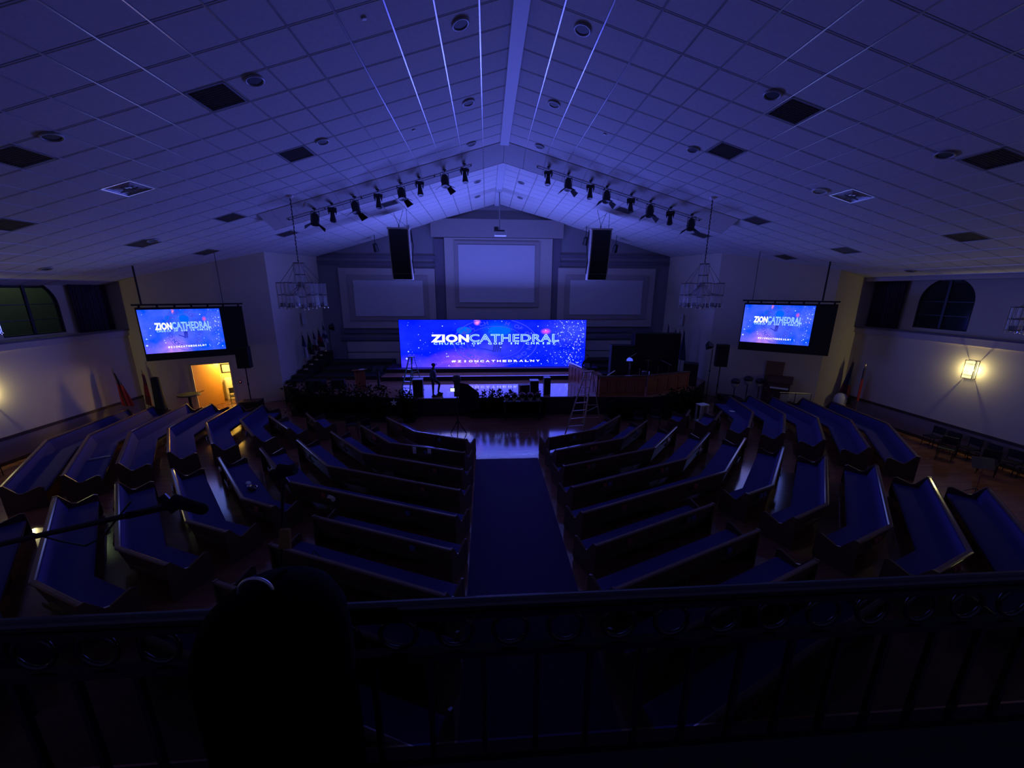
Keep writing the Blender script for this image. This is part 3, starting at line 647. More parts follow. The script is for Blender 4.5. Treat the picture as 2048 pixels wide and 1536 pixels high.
RROW = {
 1: [[(1.6, 13.66), (3.75, 14.51), (5.34, 16.18)]],
 2: [[(1.65, 12.44), (4.53, 13.48), (6.31, 15.44)]],
 3: [[(1.68, 11.18), (5.34, 12.50), (7.26, 14.63)], [(8.35, 15.88), (9.05, 16.85)]],
 4: [[(1.66, 9.81), (6.06, 11.54), (8.26, 13.87)], [(9.35, 15.28), (10.5, 16.6)]],
 5: [[(1.62, 8.51), (6.80, 10.53), (9.31, 13.17)], [(10.24, 14.29), (11.94, 16.37), (12.55, 19.06)]],
 6: [[(1.6, 7.22), (5.32, 8.73)], [(6.56, 9.15), (7.69, 9.62), (10.16, 12.26)], [(11.27, 13.61), (13.23, 16.00), (13.87, 19.31)]],
 7: [[(1.6, 5.92), (5.75, 7.56)], [(6.99, 7.95), (8.41, 8.55), (11.10, 11.47)], [(12.29, 12.81), (14.37, 15.44), (14.92, 18.95)]],
 8: [[(1.6, 4.62), (6.27, 6.48)], [(7.68, 6.98), (9.15, 7.54), (12.18, 10.70)], [(13.32, 12.00), (15.61, 15.03), (16.40, 18.6)]],
 9: [[(1.6, 3.4), (6.6, 5.4)], [(8.40, 5.99), (9.94, 6.54), (12.96, 9.79)], [(14.26, 11.17), (16.82, 14.51), (17.4, 17.9)]],
 10: [[(8.9, 4.9), (10.7, 5.5), (14.0, 9.1)]]}
FARN = {3: 'third', 4: 'fourth'}
for side, rows_ in (('left', LROW), ('right', RROW)):
    for k, segs in rows_.items():
        segs = segs if side == 'left' else segs[::-1]        # outermost first
        names = {1: ['aisle'], 2: ['outer', 'aisle'], 3: ['outer', 'middle', 'aisle']}[len(segs)]
        if k == 10: names = ['outer', 'middle'] if len(segs) == 2 else ['middle']
        for sgm, nm in zip(segs, names):
            pts = [(XC+x, y) for x, y in sgm]
            where = {'aisle': 'beside the carpet', 'outer': 'outer block', 'middle': 'middle block'}[nm]
            pew(pts, 'blue-cushioned wooden pew, %s row from stage, %s side, %s' % (ORD[k-1], side, where), 'pews on the %s side, %s block' % (side, nm), seed=k*7+len(nm)+(50 if side == 'left' else 0))
cp = obj('aisle_carpet', B().box((-.5, 2.2, 0), (1.97, 13.75, .012)), CARP); tag(cp, 'dark blue carpet runner along the centre aisle towards the stage', 'carpet')
# ================================================================== BALCONY RAILING
RY, RZ = .75, 5.8
t = thing('balcony_railing', 'black metal balcony railing with a row of rings across the foreground', 'railing', (.2, RY, 4.885))
RAILM = mat('railing_paint', (.006, .006, .008), .13, 0, noise=.1, spec=1)
Wd = 3.2
obj('top_rail', B().tube((-Wd, 0, .886), (Wd, 0, .886), .016, 16).box((-Wd, -.018, .858), (Wd, .018, .876)), RAILM, t, smooth=False)
obj('sub_rail', B().box((-Wd, -.012, .735), (Wd, .012, .755)), RAILM, t)
obj('bottom_rail', B().box((-Wd, -.015, .39), (Wd, .015, .415)), RAILM, t)
TP = mat('shade_sheet_tint', (.004, .004, .006), .35, spec=.15); TP.node_tree.nodes['Principled BSDF'].inputs['Alpha'].default_value = .5
obj('shade_sheet', B().box((-Wd, .03, .40), (Wd, .034, .87)), TP, t)  # added dark see-through sheet, stands in for the shade below the rail
rings = []
x = -Wd+.06; rme = None; bme = None; rx0 = (.05-.2) % .136
x = rx0-.136*24
while x < Wd:
    if abs(x) < Wd-.08:
        if rme is None:
            o = obj('ring', B().ring((0, 0, 0), .043, .006, 'Y', 20, 6), RAILM, t, smooth=True); rme = o
            b2 = obj('baluster', B().box((-.007, -.007, -.34), (.007, .007, 0)), RAILM, t); bme = b2
        else:
            o = rme.copy(); C.objects.link(o); b2 = bme.copy(); C.objects.link(b2)
        o.location = (x, 0, .808); b2.location = (x+.068, 0, .74)
    x += .136
bal = struct('trim_3', B().box((-6, -1.5, 4.65), (7, .80, 4.85)), DARKM)
obj('balcony_lower_rail_curb', B().box((-3.2, .68, 4.85), (3.6, .78, 5.26)), mat('balcony_curb', (.04, .035, .04), .7, noise=.2), bal)
# ================================================================== STAGE LIGHTS ON THE SOFFIT
def stage_light(p, kind, yaw, tilt, label):
    zt = zc(p.x)-(p.y-YB0)/(YB1-YB0)*DROP if YB0 < p.y < YB1 else zc(p.x)
    zt -= .055; t = thing('stage_light', label, 'stage light', (p.x, p.y, zt), yaw, group='stage lights under the soffit')
    y0 = zt-p.z if zt > p.z+.15 else .15
    obj('yoke_bracket', B().box((-.06, -.06, -.05), (.06, .06, 0)).tube((0, 0, 0), (0, 0, -y0+.05), .02), BLK, t)
    M = Matrix.Rotation(tilt, 4, 'X')
    def tr(b):
        for i in range(len(b.v)): b.v[i] = (M @ b.v[i])+Vector((0, 0, -y0-.10))
        return b
    if kind == 'big':
        obj('yoke', tr(B().box((-.17, -.02, -.28), (-.155, .02, .12)).box((.155, -.02, -.28), (.17, .02, .12)).box((-.17, -.02, .105), (.17, .02, .12))), BLK, t)
        obj('lamp_body', tr(B().lathe([(0, .06), (.09, .05), (.135, -.02), (.15, -.2), (.17, -.42), (.16, -.43), (0, -.40)], 14)), BLK, t)
        for a in (PI/2, PI, 3*PI/2):
            b = B().add([(-.12, .16, -.42), (.12, .16, -.42), (.19, .38, -.60), (-.19, .38, -.60), (-.12, .165, -.41), (.12, .165, -.41), (.19, .385, -.59), (-.19, .385, -.59)], [(0,1,2,3), (7,6,5,4), (0,4,5,1), (2,6,7,3), (1,5,6,2), (3,7,4,0)])
            R_ = Matrix.Rotation(a+.4, 4, 'Z')
            for i in range(len(b.v)): b.v[i] = R_ @ b.v[i]
            obj('barn_door', tr(b), BLKM, t)
    else:
        obj('yoke', tr(B().cbox((0, 0, -.02), (.34, .2, .14)).box((-.15, -.04, -.2), (-.12, .04, 0)).box((.12, -.04, -.2), (.15, .04, 0))), BLK, t)
        obj('lamp_body', tr(B().lathe([(0, -.08), (.07, -.1), (.085, -.2), (.10, -.32), (.125, -.45), (.11, -.50), (0, -.49)], 14)), BLK, t)
LT = [(625, 388, 1), (660, 378, 0), (706, 368, 1), (753, 352, 0), (800, 345, 1), (837, 330, 0), (888, 321, 1), (928, 307, 0),
      (1098, 309, 0), (1138, 323, 1), (1183, 335, 0), (1216, 347, 1), (1265, 360, 0), (1304, 376, 1), (1345, 382, 0), (1388, 398, 1)]
for i, (x, y, k) in enumerate(LT):
    p = py_(x, y, 17.35); sgn = 'left' if i < 8 else 'right'; n = (8-i) if i < 8 else i-7
    stage_light(p, 'big' if k else 'small', (.35 if i < 8 else -.35)+(.3*((i*37) % 5-2)/2 if k else 0), math.radians(-14 if k else -10)-(.05*(i % 3)),
        ('black stage lantern with open barn doors, ' if k else 'slim black moving-head lamp, ')+'%s from the ridge on the %s slope' % (ORD[n-1], sgn))
# the big light bar the lamps hang along
for sgn, xa, xb in (('left', -8.3, -.6), ('right', 2.2, 9.6)):
    t = thing('cable_tray', 'thin dark power bar behind the %s row of stage lights' % sgn, 'lighting bar', (0, 17.6, 0), group='lighting bars')
    zz = lambda x: zc(x)-(17.6-YB0)/(YB1-YB0)*DROP-.06
    obj('bar', B().tube((xa, 0, zz(xa)), (xb, 0, zz(xb)), .012, 8), BLK, t)
    for k in range(6): x_ = xa+(xb-xa)*k/5; obj('hanger', B().box((x_-.02, -.02, zz(x_)), (x_+.02, .02, zz(x_)+.06)), BLK, t)
# ================================================================== LINE ARRAYS
def line_array(px0, py0, px1, Yd, label, hx, yaw):
    p = py_((px0+px1)/2, py0, Yd); t = thing('line_array', label, 'speaker', p, yaw, group='hanging speaker stacks')
    b = B(); n = 8; z = 0; y = 0; hh = .338; Wd = .56
    for i in range(n):
        a = math.radians(2+i*2.6); dz = -hh*math.cos(a); dy = hh*math.sin(a)*.55 if 0 else hh*math.sin(a)
        bb = B().sheet((-Wd, y, z), (Wd, y, z), (Wd, y+dy, z+dz+.008), (-Wd, y+dy, z+dz+.008), (0, .5, 0))
        e = obj('speaker_box', bb, mat('array_shell', (.5, .45, .42), .6, noise=.1), t)
        obj('grille', B().sheet((-Wd+.06, y-.014, z-.002), (Wd-.06, y-.014, z-.002), (Wd-.06, y+dy-.014, z+dz+(.02 if i == 6 else .002)), (-Wd+.06, y+dy-.014, z+dz+(.02 if i == 6 else .002)), (0, .01, 0)), BLK, e)
        y += dy; z += dz
    obj('fly_frame', B().box((-Wd-.04, 0, .0), (Wd+.04, .6, .09)), mat('array_shell', (.28, .27, .28)), t)
    zz = zc(p.x)-p.z
    for x0, x1 in ((0, -.25), (0, .28), (.45, .45)): obj('suspension_wire', B().tube((x0, .3, .09 if x0 else .25), (x1, .3, zz-.02+(SL if p.x < XC else -SR)*x1), .012, 5), BLK, t)
    obj('shackle', B().tube((0, .3, .09), (0, .3, .25), .03), BLK, t)
    sd = 1 if p.x < XC else -1
    obj('signal_cable', B().path([(sd*(Wd+.05), .4, .05), (sd*(Wd+.12), .5, -.8), (sd*(Wd+.03), .55, -1.6), (sd*(Wd+.08), .6, -2.3)], .03), BLK, t)
line_array(770, 458, 822, 22.2, 'curved black stack of hanging speakers left of the projector', 0, .03)
line_array(1182, 460, 1226, 21.7, 'curved black stack of hanging speakers right of the projector', 0, -.03)
# projector on its pole
p = py_(1001, 471, 24.0); t = thing('projector', 'white projector on a long pole hanging from the ridge', 'projector', (.86, 24.0, p.z))
obj('housing', B().box((-.36, -.05, 0), (.36, .5, .22)), WHITE, t, bevel=.02); obj('lens', B().tube((.1, .5, .1), (.1, .6, .1), .06, 12), BLK, t)
obj('mount_plate', B().box((-.25, .0, .27), (.25, .4, .32)).box((-.2, .05, .22), (-.14, .11, .27)).box((.14, .05, .22), (.2, .11, .27)), DGREY, t)
obj('pole', B().tube((-.05, .2, .3), (-.05, .2, ZR-p.z-.17), .035, 8), mat('pole_grey', (.35, .35, .36), .5, noise=.05), t)
obj('junction_box', B().box((-.38, .05, .22), (-.12, .35, .5)), DGREY, t)
# small black lamps at the back of the ceiling
for x, y, l in ((750, 490, 'left of the left hanging speaker'), (818, 470, 'just right of the left hanging speaker'), (1172, 477, 'just left of the right hanging speaker'), (1232, 492, 'right of the right hanging speaker')):
    p = py_(x, y, 26.5); zt = zc(p.x); p.z = min(p.z, zt-.3)
    t = thing('back_spotlight', 'small black spotlight under the ceiling '+l, 'stage light', (p.x, p.y, zt), group='small spotlights over the stage')
    obj('stem', B().tube((0, 0, 0), (0, 0, p.z-zt), .02), BLK, t); obj('lamp_can', B().tube((0, -.05, p.z-zt+.05), (0, .25, p.z-zt-.35), .13, 12, .17), BLK, t); obj('bracket', B().box((-.18, -.02, p.z-zt-.02), (.18, .02, p.z-zt+.02)), BLK, t)
# ================================================================== CHANDELIERS
def glass_tube(b, fb, cx, cy, z0, z1, R):
    n = 6
    pts = [(cx+R*math.cos(PI/3*i), cy+R*math.sin(PI/3*i)) for i in range(6)]
    for i in range(6):
        a, c = pts[i], pts[(i+1) % 6]
        b.add([(a[0], a[1], z0), (c[0], c[1], z0), (c[0], c[1], z1), (a[0], a[1], z1)], [(0, 1, 2, 3)])
        for z in (z0+.02, (z0+z1)/2, z1): fb.tube((*a, z), (*c, z), .012, 4)
def chandelier(px0, py0, Yd, pb, label, R0=.62):
    top = py_(px0, py0, Yd); bot = py_(*pb, Yd); cx = (top.x+bot.x)/2; t = thing('chandelier', label, 'chandelier', (cx, Yd, bot.z), group='glass tube chandeliers')
    Ht = top.z-bot.z
    def tube_part(x, y, z0, z1, R):
        b = B(); fb = B(); glass_tube(b, fb, x, y, z0, z1, R); g = obj('glass_shade', b, GLASSY, t); obj('shade_frame', fb, mat('bronze', (.12, .10, .09), .35, .7, noise=.1), g)
        gl = B()
        for i in range(6):
            a = (x+R*math.cos(PI/3*i), y+R*math.sin(PI/3*i)); gl.tube((a[0], a[1], z0-.03), (a[0], a[1], z1), .014, 5); gl.ball((a[0], a[1], z0-.04), .03, 6)
        obj('chrome_rods', gl, CHROME, g); obj('socket', B().tube((x, y, z0+.02), (x, y, z0+.16), R*.55, 8), DGREY, g)
    tube_part(0, 0, 0, Ht*.52, .17); tube_part(0, 0, Ht*.5, Ht, .21)
    for i in range(6):
        a = PI/3*i+.3; x, y = R0*math.cos(a), R0*math.sin(a); tube_part(x, y, Ht*.04, Ht*.57, .17)
        obj('arm', B().path([(.1*math.cos(a), .1*math.sin(a), Ht*.5), (x*.6, y*.6, Ht*.34), (x, y, Ht*.32)], .014, 5), MATS['bronze'], t)
        obj('stay', B().tube((.15*math.cos(a), .15*math.sin(a), Ht), (x, y, Ht*.57), .008, 4), MATS['bronze'], t)
    zz = zc(cx)-bot.z
    ch = B(); q = 40
    for k in range(q): z0 = Ht+(zz-Ht)*k/q; z1 = Ht+(zz-Ht)*(k+1)/q; ch.tube((.012*math.sin(k*2.1), 0, z0), (.012*math.sin((k+1)*2.1), 0, z1+.01), .022 if k % 2 else .014, 5)
    obj('chain', ch, BLK, t); obj('ceiling_rose', B().lathe([(0, zz-.08), (.09, zz-.07), (.12, zz-.0), (0, zz)], 14), WHITE, t)
chandelier(600, 526, 15.98, (605, 617), 'tiered glass tube chandelier hanging left of the stage', .72)
chandelier(1408, 528, 15.58, (1400, 617), 'tiered glass tube chandelier hanging right of the stage', .68)
chandelier(2105, 575, 10.9, (2093, 668), 'chandelier cut off by the right edge of the photo', .6)
chandelier(-95, 585, 11.0, (-89, 672), 'chandelier cut off by the left edge of the photo', .55)
# ================================================================== SCONCES
WGL = emis('sconce_glass_glow', (1, .92, .42), 1.25); WGC = emis('sconce_core_glow', (.9, 1, .6), 1.6)
_n = WGL.node_tree; _m = _n.nodes.new('ShaderNodeMixShader'); _t = _n.nodes.new('ShaderNodeBsdfTransparent'); _m.inputs[0].default_value = .5
_e = [q for q in _n.nodes if q.type == 'EMISSION'][0]; _e.inputs[1].default_value = 1.9; _o = [q for q in _n.nodes if q.type == 'OUTPUT_MATERIAL'][0]
_n.links.new(_t.outputs[0], _m.inputs[1]); _n.links.new(_e.outputs[0], _m.inputs[2]); _n.links.new(_m.outputs[0], _o.inputs[0])
def sconce(X, y, z, sg, label):
    t = thing('wall_sconce', label, 'wall lamp', (X, y, z), group='glowing wall sconces'); s = -sg
    fr = mat('sconce_frame', (.30, .24, .12), .4, .6, noise=.1); d = .16*s; hy, hz = .17, .36
    g = obj('glass_panel', B().add([(d*.95, -hy+.01, -hz+.01), (d*.95, hy-.01, -hz+.01), (d*.95, hy-.01, hz-.01), (d*.95, -hy+.01, hz-.01)], [(0, 1, 2, 3)]), WGL, t)
    obj('lamp_core', B().box((d*.2, -.07, -.2), (d*.5, .07, .14)), WGC, t)
    b = B()
    for yy in (-hy, hy):
        b.tube((d, yy, -hz-.02), (d, yy, hz+.02), .012, 6)
        for zz in (-hz, hz): b.tube((0, yy, zz), (d, yy, zz), .01, 6)
    for zz in (-hz, hz, hz-.13, -hz+.13): b.tube((d, -hy, zz), (d, hy, zz), .01, 6)
    obj('metal_frame', b, fr, t); obj('back_plate', B().box((0, -hy, -hz), (.012*s, hy, hz)), WHITE, t)
    point('sconce_lamp', (X+.115*s, y, z), (1, .86, .38), LIGHT['sconce'], .03)
sconce(XR, 13.75, 3.47, 1, 'glowing glass wall sconce on the right side wall')
sconce(XL, 14.25, 2.62+.15, -1, 'glowing glass wall sconce on the left side wall at the photo edge')
for y_, nm in ((7.6, 'nearer the balcony'),):
    sconce(XR, y_, 3.47, 1, 'added unseen glowing glass wall sconce on the right wall, '+nm); sconce(XL, y_, 2.77, -1, 'added unseen glowing glass wall sconce on the left wall, '+nm)  # extra unseen pair, added to bring warm light onto the far walls
# curtains in the ledge niches
def curtain(X, y0, y1, z0, z1, label):
    n = 60; b = B(); vs = []
    for i in range(n+1):
        y = y0+(y1-y0)*i/n; d = .06*math.sin(i*1.3)+.02*math.sin(i*3.1); vs += [(X+d, y, z0), (X+d*.7, y, z1)]
    b.add(vs, [(2*i, 2*i+2, 2*i+3, 2*i+1) for i in range(n)]); t = thing('curtain', label, 'curtain', (0, 0, 0), group='dark curtains in the window niches')
    o = obj('drape', b, mat('plum_curtain', (.06, .035, .06), .9, noise=.2), t, smooth=True); m_ = o.modifiers.new('thick', 'SOLIDIFY'); m_.thickness = .01
    obj('curtain_rod', B().tube((X, y0, z1), (X, y1, z1), .02), BLK, t)
curtain(XL-.47, 18.55, 20.2, 4.52, 6.9, 'dark pleated curtain hanging in the left window niche')
curtain(XR+.47, 17.4, 18.95, 4.77, 7.15, 'dark pleated curtain hanging in the right window niche')
# night outside: a wall lit by one lamp seen through the left window
struct('outside_wall', B().box((-25.2, 5, -1), (-25, 30, 12)), mat('outside_render', (.30, .34, .28), .9, noise=.15)).name = 'backdrop_outside_wall'
point('yard_lamp', (-23.6, 21.3, 8.6), (.75, 1, .55), 60, .1)
# ================================================================== PEOPLE
def skin_body(name, J, E_, rad, parent, m, sub=2, smooth=True):
    me = bpy.data.meshes.new('tmp'); me.from_pydata([tuple(j) for j in J], E_, []); o = bpy.data.objects.new('tmp', me); C.objects.link(o)
    md = o.modifiers.new('s', 'SKIN'); sk = me.skin_vertices[0].data
    for v, r in zip(sk, rad): v.radius = (r, r) if not isinstance(r, tuple) else r
    sk[0].use_root = True
    o.modifiers.new('d', 'SUBSURF').levels = sub
    dg = bpy.context.evaluated_depsgraph_get(); dg.update(); e = o.evaluated_get(dg).to_mesh()
    b = B().add([v.co.copy() for v in e.vertices], [tuple(p.vertices) for p in e.polygons]); o.evaluated_get(dg).to_mesh_clear(); bpy.data.objects.remove(o)
    return obj(name, b, m, parent, smooth=smooth)
def hand(parent, m, p, d, side, curl=.5):
    """palm with four fingers and a thumb; p wrist, d pointing direction"""
    d = Vector(d).normalized(); s = Vector(side).normalized(); u = d.cross(s).normalized()
    J = [p, p+d*.05, p+d*.09]; E_ = [(0, 1), (1, 2)]; r = [.026, .034, .03]
    for k, (off, L) in enumerate(((-.03, .065), (-.01, .075), (.01, .07), (.03, .055))):
        a = len(J); q = p+d*.09+s*off; J += [q, q+d*L*.55+u*curl*.02, q+d*L*.8+u*curl*L]; r += [.010, .009, .007]; E_ += [(2, a), (a, a+1), (a+1, a+2)]
    a = len(J); q = p+d*.03-s*.035; J += [q, q+d*.03-s*.02+u*.01, q+d*.06-s*.02+u*.02]; r += [.012, .010, .008]; E_ += [(0, a), (a, a+1), (a+1, a+2)]
    return skin_body('hand', J, E_, r, parent, m, 1)
def head(parent, p, face, m, hairm):
    f = Vector(face).normalized(); b = B().ball((0, 0, 0), 1, 16, (.10, .078, .125))
    for v in b.v:
        if v.z < -.02: v.x *= .86; v.y *= .84
    rz = math.atan2(f.y, f.x); Mh = Matrix.Translation(p) @ Matrix.Rotation(rz, 4, 'Z')
    b.add([(.09, -.012, -.02), (.09, .012, -.02), (.12, 0, -.03), (.095, 0, .02)], [(0, 1, 2), (0, 2, 3), (1, 3, 2)])
    for sg in (-1, 1): b.ball((0, sg*.078, -.005), .022, 8, (.8, .4, 1.3))
    def tr(bb):
        for i in range(len(bb.v)): bb.v[i] = Mh @ bb.v[i]
        return bb
    h = obj('head', tr(b), m, parent, smooth=True)
    for sg in (-1, 1): obj('eye', tr(B().ball((.088, sg*.03, .015), .011, 8)), WHITE, h)
    obj('mouth', tr(B().cbox((.088, 0, -.065), (.01, .04, .008))), mat('lips', (.3, .1, .09), .5, noise=.1), h)
    return h, tr
X0 = py_(866, 793, 19.47)
t = thing('person', 'person in dark cap and jacket standing on the stage edge, one knee raised', 'person', (-2.87, 19.55, SZ))
Jb = [(0, 0, .93), (-.01, 0, 1.10), (-.02, 0, 1.32), (-.01, 0, 1.46), (.01, 0, 1.53), (.02, 0, 1.60),
      (-.01, -.17, 1.41), (-.06, -.22, 1.15), (.04, -.22, .93), (-.01, .17, 1.41), (-.05, .22, 1.15), (.08, .20, .95),
      (-.01, -.09, .88), (-.02, -.10, .48), (-.03, -.10, .08), (.03, .09, .88), (.30, .10, .66), (.22, .11, .26), (.21, .11, .16)]
Eb = [(0, 1), (1, 2), (2, 3), (3, 4), (4, 5), (3, 6), (6, 7), (7, 8), (3, 9), (9, 10), (10, 11), (0, 12), (12, 13), (13, 14), (0, 15), (15, 16), (16, 17), (17, 18)]
rb = [.15, .15, .17, .10, .06, .055, .065, .05, .035, .065, .05, .035, .095, .065, .045, .095, .07, .05, .045]
body = skin_body('body', Jb, Eb, rb, t, mat('dark_trousers', (.015, .015, .03), .8, noise=.1))
Jj = [(0, 0, .80), (0, 0, 1.0), (-.02, 0, 1.2), (-.02, 0, 1.36), (0, 0, 1.47), (-.01, -.18, 1.40), (-.07, -.235, 1.15), (.03, -.235, .97), (-.01, .18, 1.40), (-.06, .235, 1.15), (.06, .22, .98)]
skin_body('jacket', Jj, [(0, 1), (1, 2), (2, 3), (3, 4), (3, 5), (5, 6), (6, 7), (3, 8), (8, 9), (9, 10)], [(.19, .17), (.19, .18), (.19, .18), (.17, .16), .08, .085, .07, .055, .085, .07, .055], t, NAVY)
h, tr = head(t, Vector((.04, 0, 1.67)), (1, 0, 0), SKIN, BLK)
obj('cap', tr(B().ball((-.012, 0, .045), 1, 14, (.108, .088, .09)).cbox((.12, 0, .06), (.14, .13, .012))), BLKM, t, smooth=True)
hand(t, SKIN, Vector((.045, -.22, .91)), (.1, 0, -1), (0, 1, 0)); hand(t, SKIN, Vector((.085, .20, .93)), (.3, 0, -1), (0, 1, 0))
for fx, fy, fz in ((-.0, -.10, 0), (.27, .11, .08)):
    obj('shoe', B().cbox((fx+.04, fy, fz+.025), (.30, .10, .05)).ball((fx+.0, fy, fz+.07), 1, 10, (.09, .05, .06)).ball((fx+.13, fy, fz+.05), 1, 10, (.08, .05, .035)), BLK, t)
obj('shoe_prop', B().box((0, 0, 0), (.001, .001, .001)), BLK, t) if 0 else None
bx = thing('low_box', 'small dark box under the raised foot of the person on stage', 'box', (-2.60, 19.66, SZ)); obj('crate', B().box((-.17, -.1, 0), (.17, .1, .075)), BLK, bx, bevel=.005)
# seated musician behind the choir rail
t = thing('person', 'person in dark clothes seated behind the wooden choir screen near the wide display', 'person', (5.92, 21.7, SZ))
Jb = [(0, 0, .95), (0, 0, 1.15), (0, 0, 1.36), (0, 0, 1.48), (0, 0, 1.56), (0, 0, 1.63), (-.19, 0, 1.42), (-.27, -.05, 1.18), (-.18, -.22, 1.02), (.19, 0, 1.42), (.27, -.05, 1.18), (.18, -.22, 1.02), (-.1, 0, .88), (-.1, -.05, .48), (-.1, -.02, .08), (.1, 0, .88), (.1, -.03, .48), (.1, 0, .08)]
skin_body('body', Jb, [(0, 1), (1, 2), (2, 3), (3, 4), (4, 5), (3, 6), (6, 7), (7, 8), (3, 9), (9, 10), (10, 11), (0, 12), (12, 13), (13, 14), (0, 15), (15, 16), (16, 17)], [.14, .15, .17, .1, .06, .055, .07, .055, .04, .07, .055, .04, .09, .06, .045, .09, .06, .045], t, BLKM)
skin_body('shirt', [(0, -.01, .92), (0, -.01, 1.2), (0, -.01, 1.38), (0, 0, 1.5)], [(0, 1), (1, 2), (2, 3)], [(.18, .16), (.19, .17), (.18, .15), .08], t, mat('slate_shirt', (.16, .18, .3), .8, noise=.1))
h, tr = head(t, Vector((0, -.01, 1.70)), (0, -1, 0), SKIN, BLK); obj('hair', tr(B().ball((-.02, 0, .03), 1, 12, (.102, .09, .12))), BLKM, t, smooth=True)
hand(t, SKIN, Vector((-.18, -.22, 1.02)), (.2, -1, -.1), (0, 0, 1)); hand(t, SKIN, Vector((.18, -.22, 1.02)), (-.2, -1, -.1), (0, 0, 1))
for sg in (-1, 1): obj('shoe', B().cbox((sg*.1, -.05, .03), (.1, .28, .06)), BLK, t)
bpy.data.objects['person.001']['label'] = 'person in dark clothes standing behind the wooden choir screen beside the wide display'
# ================================================================== LADDERS
def ladder(label, top, fl, fr, bl, br, m, n, stepm):
    """top: centre of the cap; feet front-left/right, back-left/right (world)"""
    o = Vector(((fl[0]+br[0])/2, (fl[1]+br[1])/2, min(fl[2], br[2]))); t = thing('step_ladder', label, 'ladder', o)
    T = [Vector(v)-o for v in (fl, fr, bl, br)]; tp = Vector(top)-o; hw = (T[1]-T[0])*.32
    TL_, TR_ = tp-hw*.55, tp+hw*.55; back = ((T[2]+T[3])/2-(T[0]+T[1])/2).normalized()*.14
    def rail(a, b, wd=.04): return B().tube(a, b, wd, 4)
    for a, q in ((T[0], TL_), (T[1], TR_)): obj('side_rail', rail(a, q), m, t)
    for a, q in ((T[2], TL_+back), (T[3], TR_+back)): obj('rear_leg', rail(a, q, .028), m, t)
    for k in range(1, n+1):
        f = k/(n+1); a = T[0].lerp(TL_, f); b_ = T[1].lerp(TR_, f); obj('tread', B().sheet(a-back*.35, b_-back*.35, b_+back*.45, a+back*.45, (0, 0, .03)), stepm, t)
        if k % 2: a = T[2].lerp(TL_+back, f); b_ = T[3].lerp(TR_+back, f); obj('rear_brace', B().tube(a, b_, .012, 5), m, t)
    for f in (.35, .6):
        obj('spreader', B().tube(T[1].lerp(TR_, f), T[3].lerp(TR_+back, f), .010, 4), ALU, t)
    obj('top_cap', B().sheet(TL_-hw*.2-back*.5, TR_+hw*.2-back*.5, TR_+hw*.2+back*1.4, TL_-hw*.2+back*1.4, (0, 0, .05)), m, t)
    for v in T: obj('foot', B().cbox(v+Vector((0, 0, .02)), (.09, .07, .04)), BLK, t)
ladder('tall wooden step ladder standing on the floor before the right stage corner', (4.72, 16.95, 2.8), (3.55, 16.15, 0), (4.45, 16.35, 0), (4.75, 17.55, 0), (5.65, 17.6, 0), LADM, 7, WOODT if 0 else LADM)
ladder('small step ladder on the stage in front of the left end of the display', (-4.15, 20.35, 2.95), (-4.75, 20.1, SZ), (-4.25, 20.0, SZ), (-4.2, 21.0, SZ), (-3.65, 20.9, SZ), LADG, 5, ALU)
# ================================================================== THINGS ON THE STAGE
def cabinet(name, label, cat, c, size, rz=0, m=BLK, top=None, group=None):
    t = thing(name, label, cat, c, rz, group=group); w_, d, h = size
    obj('cabinet', B().box((-w_/2, -d/2, .02), (w_/2, d/2, h)), m, t, bevel=.012); obj('grille', B().box((-w_/2+.04, -d/2-.012, .08), (w_/2-.04, -d/2, h-.05)), BLKM, t)
    for sx in (-1, 1): obj('foot', B().box((sx*(w_/2-.08)-.03, -d/2+.03, 0), (sx*(w_/2-.08)+.03, d/2-.03, .02)), DGREY, t)
    if top: obj('top_panel', B().box((-w_/2-.01, -d/2-.01, h), (w_/2+.01, d/2+.01, h+.02)), top, t)
    return t
cabinet('monitor_speaker', 'black speaker cabinet with a pale top beside the small ladder', 'speaker', (-3.7, 19.65, SZ), (.52, .45, .92), .05, top=mat('grey_top', (.4, .4, .42), .5, noise=.1))
cabinet('monitor_speaker', 'square black speaker with a pale top behind the red flowers', 'speaker', (2.55, 19.95, SZ), (.46, .45, .72), 0, top=mat('grey_top', (.4, .4, .42)))
cabinet('monitor_speaker', 'upright black speaker at the stage edge left of the tall ladder', 'speaker', (3.22, 19.7, SZ), (.36, .4, .95), 0)
# lectern
t = thing('lectern', 'wooden lectern with an open white paper on the left of the stage', 'lectern', (-7.1, 20.9, SZ), .55)
obj('column', B().prism([(-.24, -.2), (.24, -.2), (.24, .2), (-.24, .2)], 0, lambda x, y: 1.1), PANEL, t, bevel=.01)
obj('desk_top', B().prism([(-.36, -.28), (.36, -.28), (.36, .28), (-.36, .28)], lambda x, y: 1.13+.25*(y+.28)*0+.12*(.28-y), lambda x, y: 1.17+.12*(.28-y)), PANEL, t)
obj('base', B().box((-.3, -.25, 0), (.3, .25, .06)), PANEL, t)
tag(obj('paper_sheets', B().cbox((-6.95, 20.85, SZ+1.215), (.26, .34, .01), .55), PAPER), 'open white paper lying on the wooden lectern', 'paper')
t = thing('music_stand', 'black music stand on the stage right of the wooden lectern', 'music stand', (-6.15, 21.0, SZ))
obj('desk', B().sheet((-.3, -.05, 1.05), (.3, -.05, 1.05), (.3, .22, 1.33), (-.3, .22, 1.33), (0, .01, .01)), BLK, t); obj('pole', B().tube((0, 0, .05), (0, .04, 1.15), .07), BLK, t)
for a in range(3): obj('leg', B().tube((0, 0, .12), (.28*math.cos(a*2.1), .28*math.sin(a*2.1), .02), .02), BLK, t)
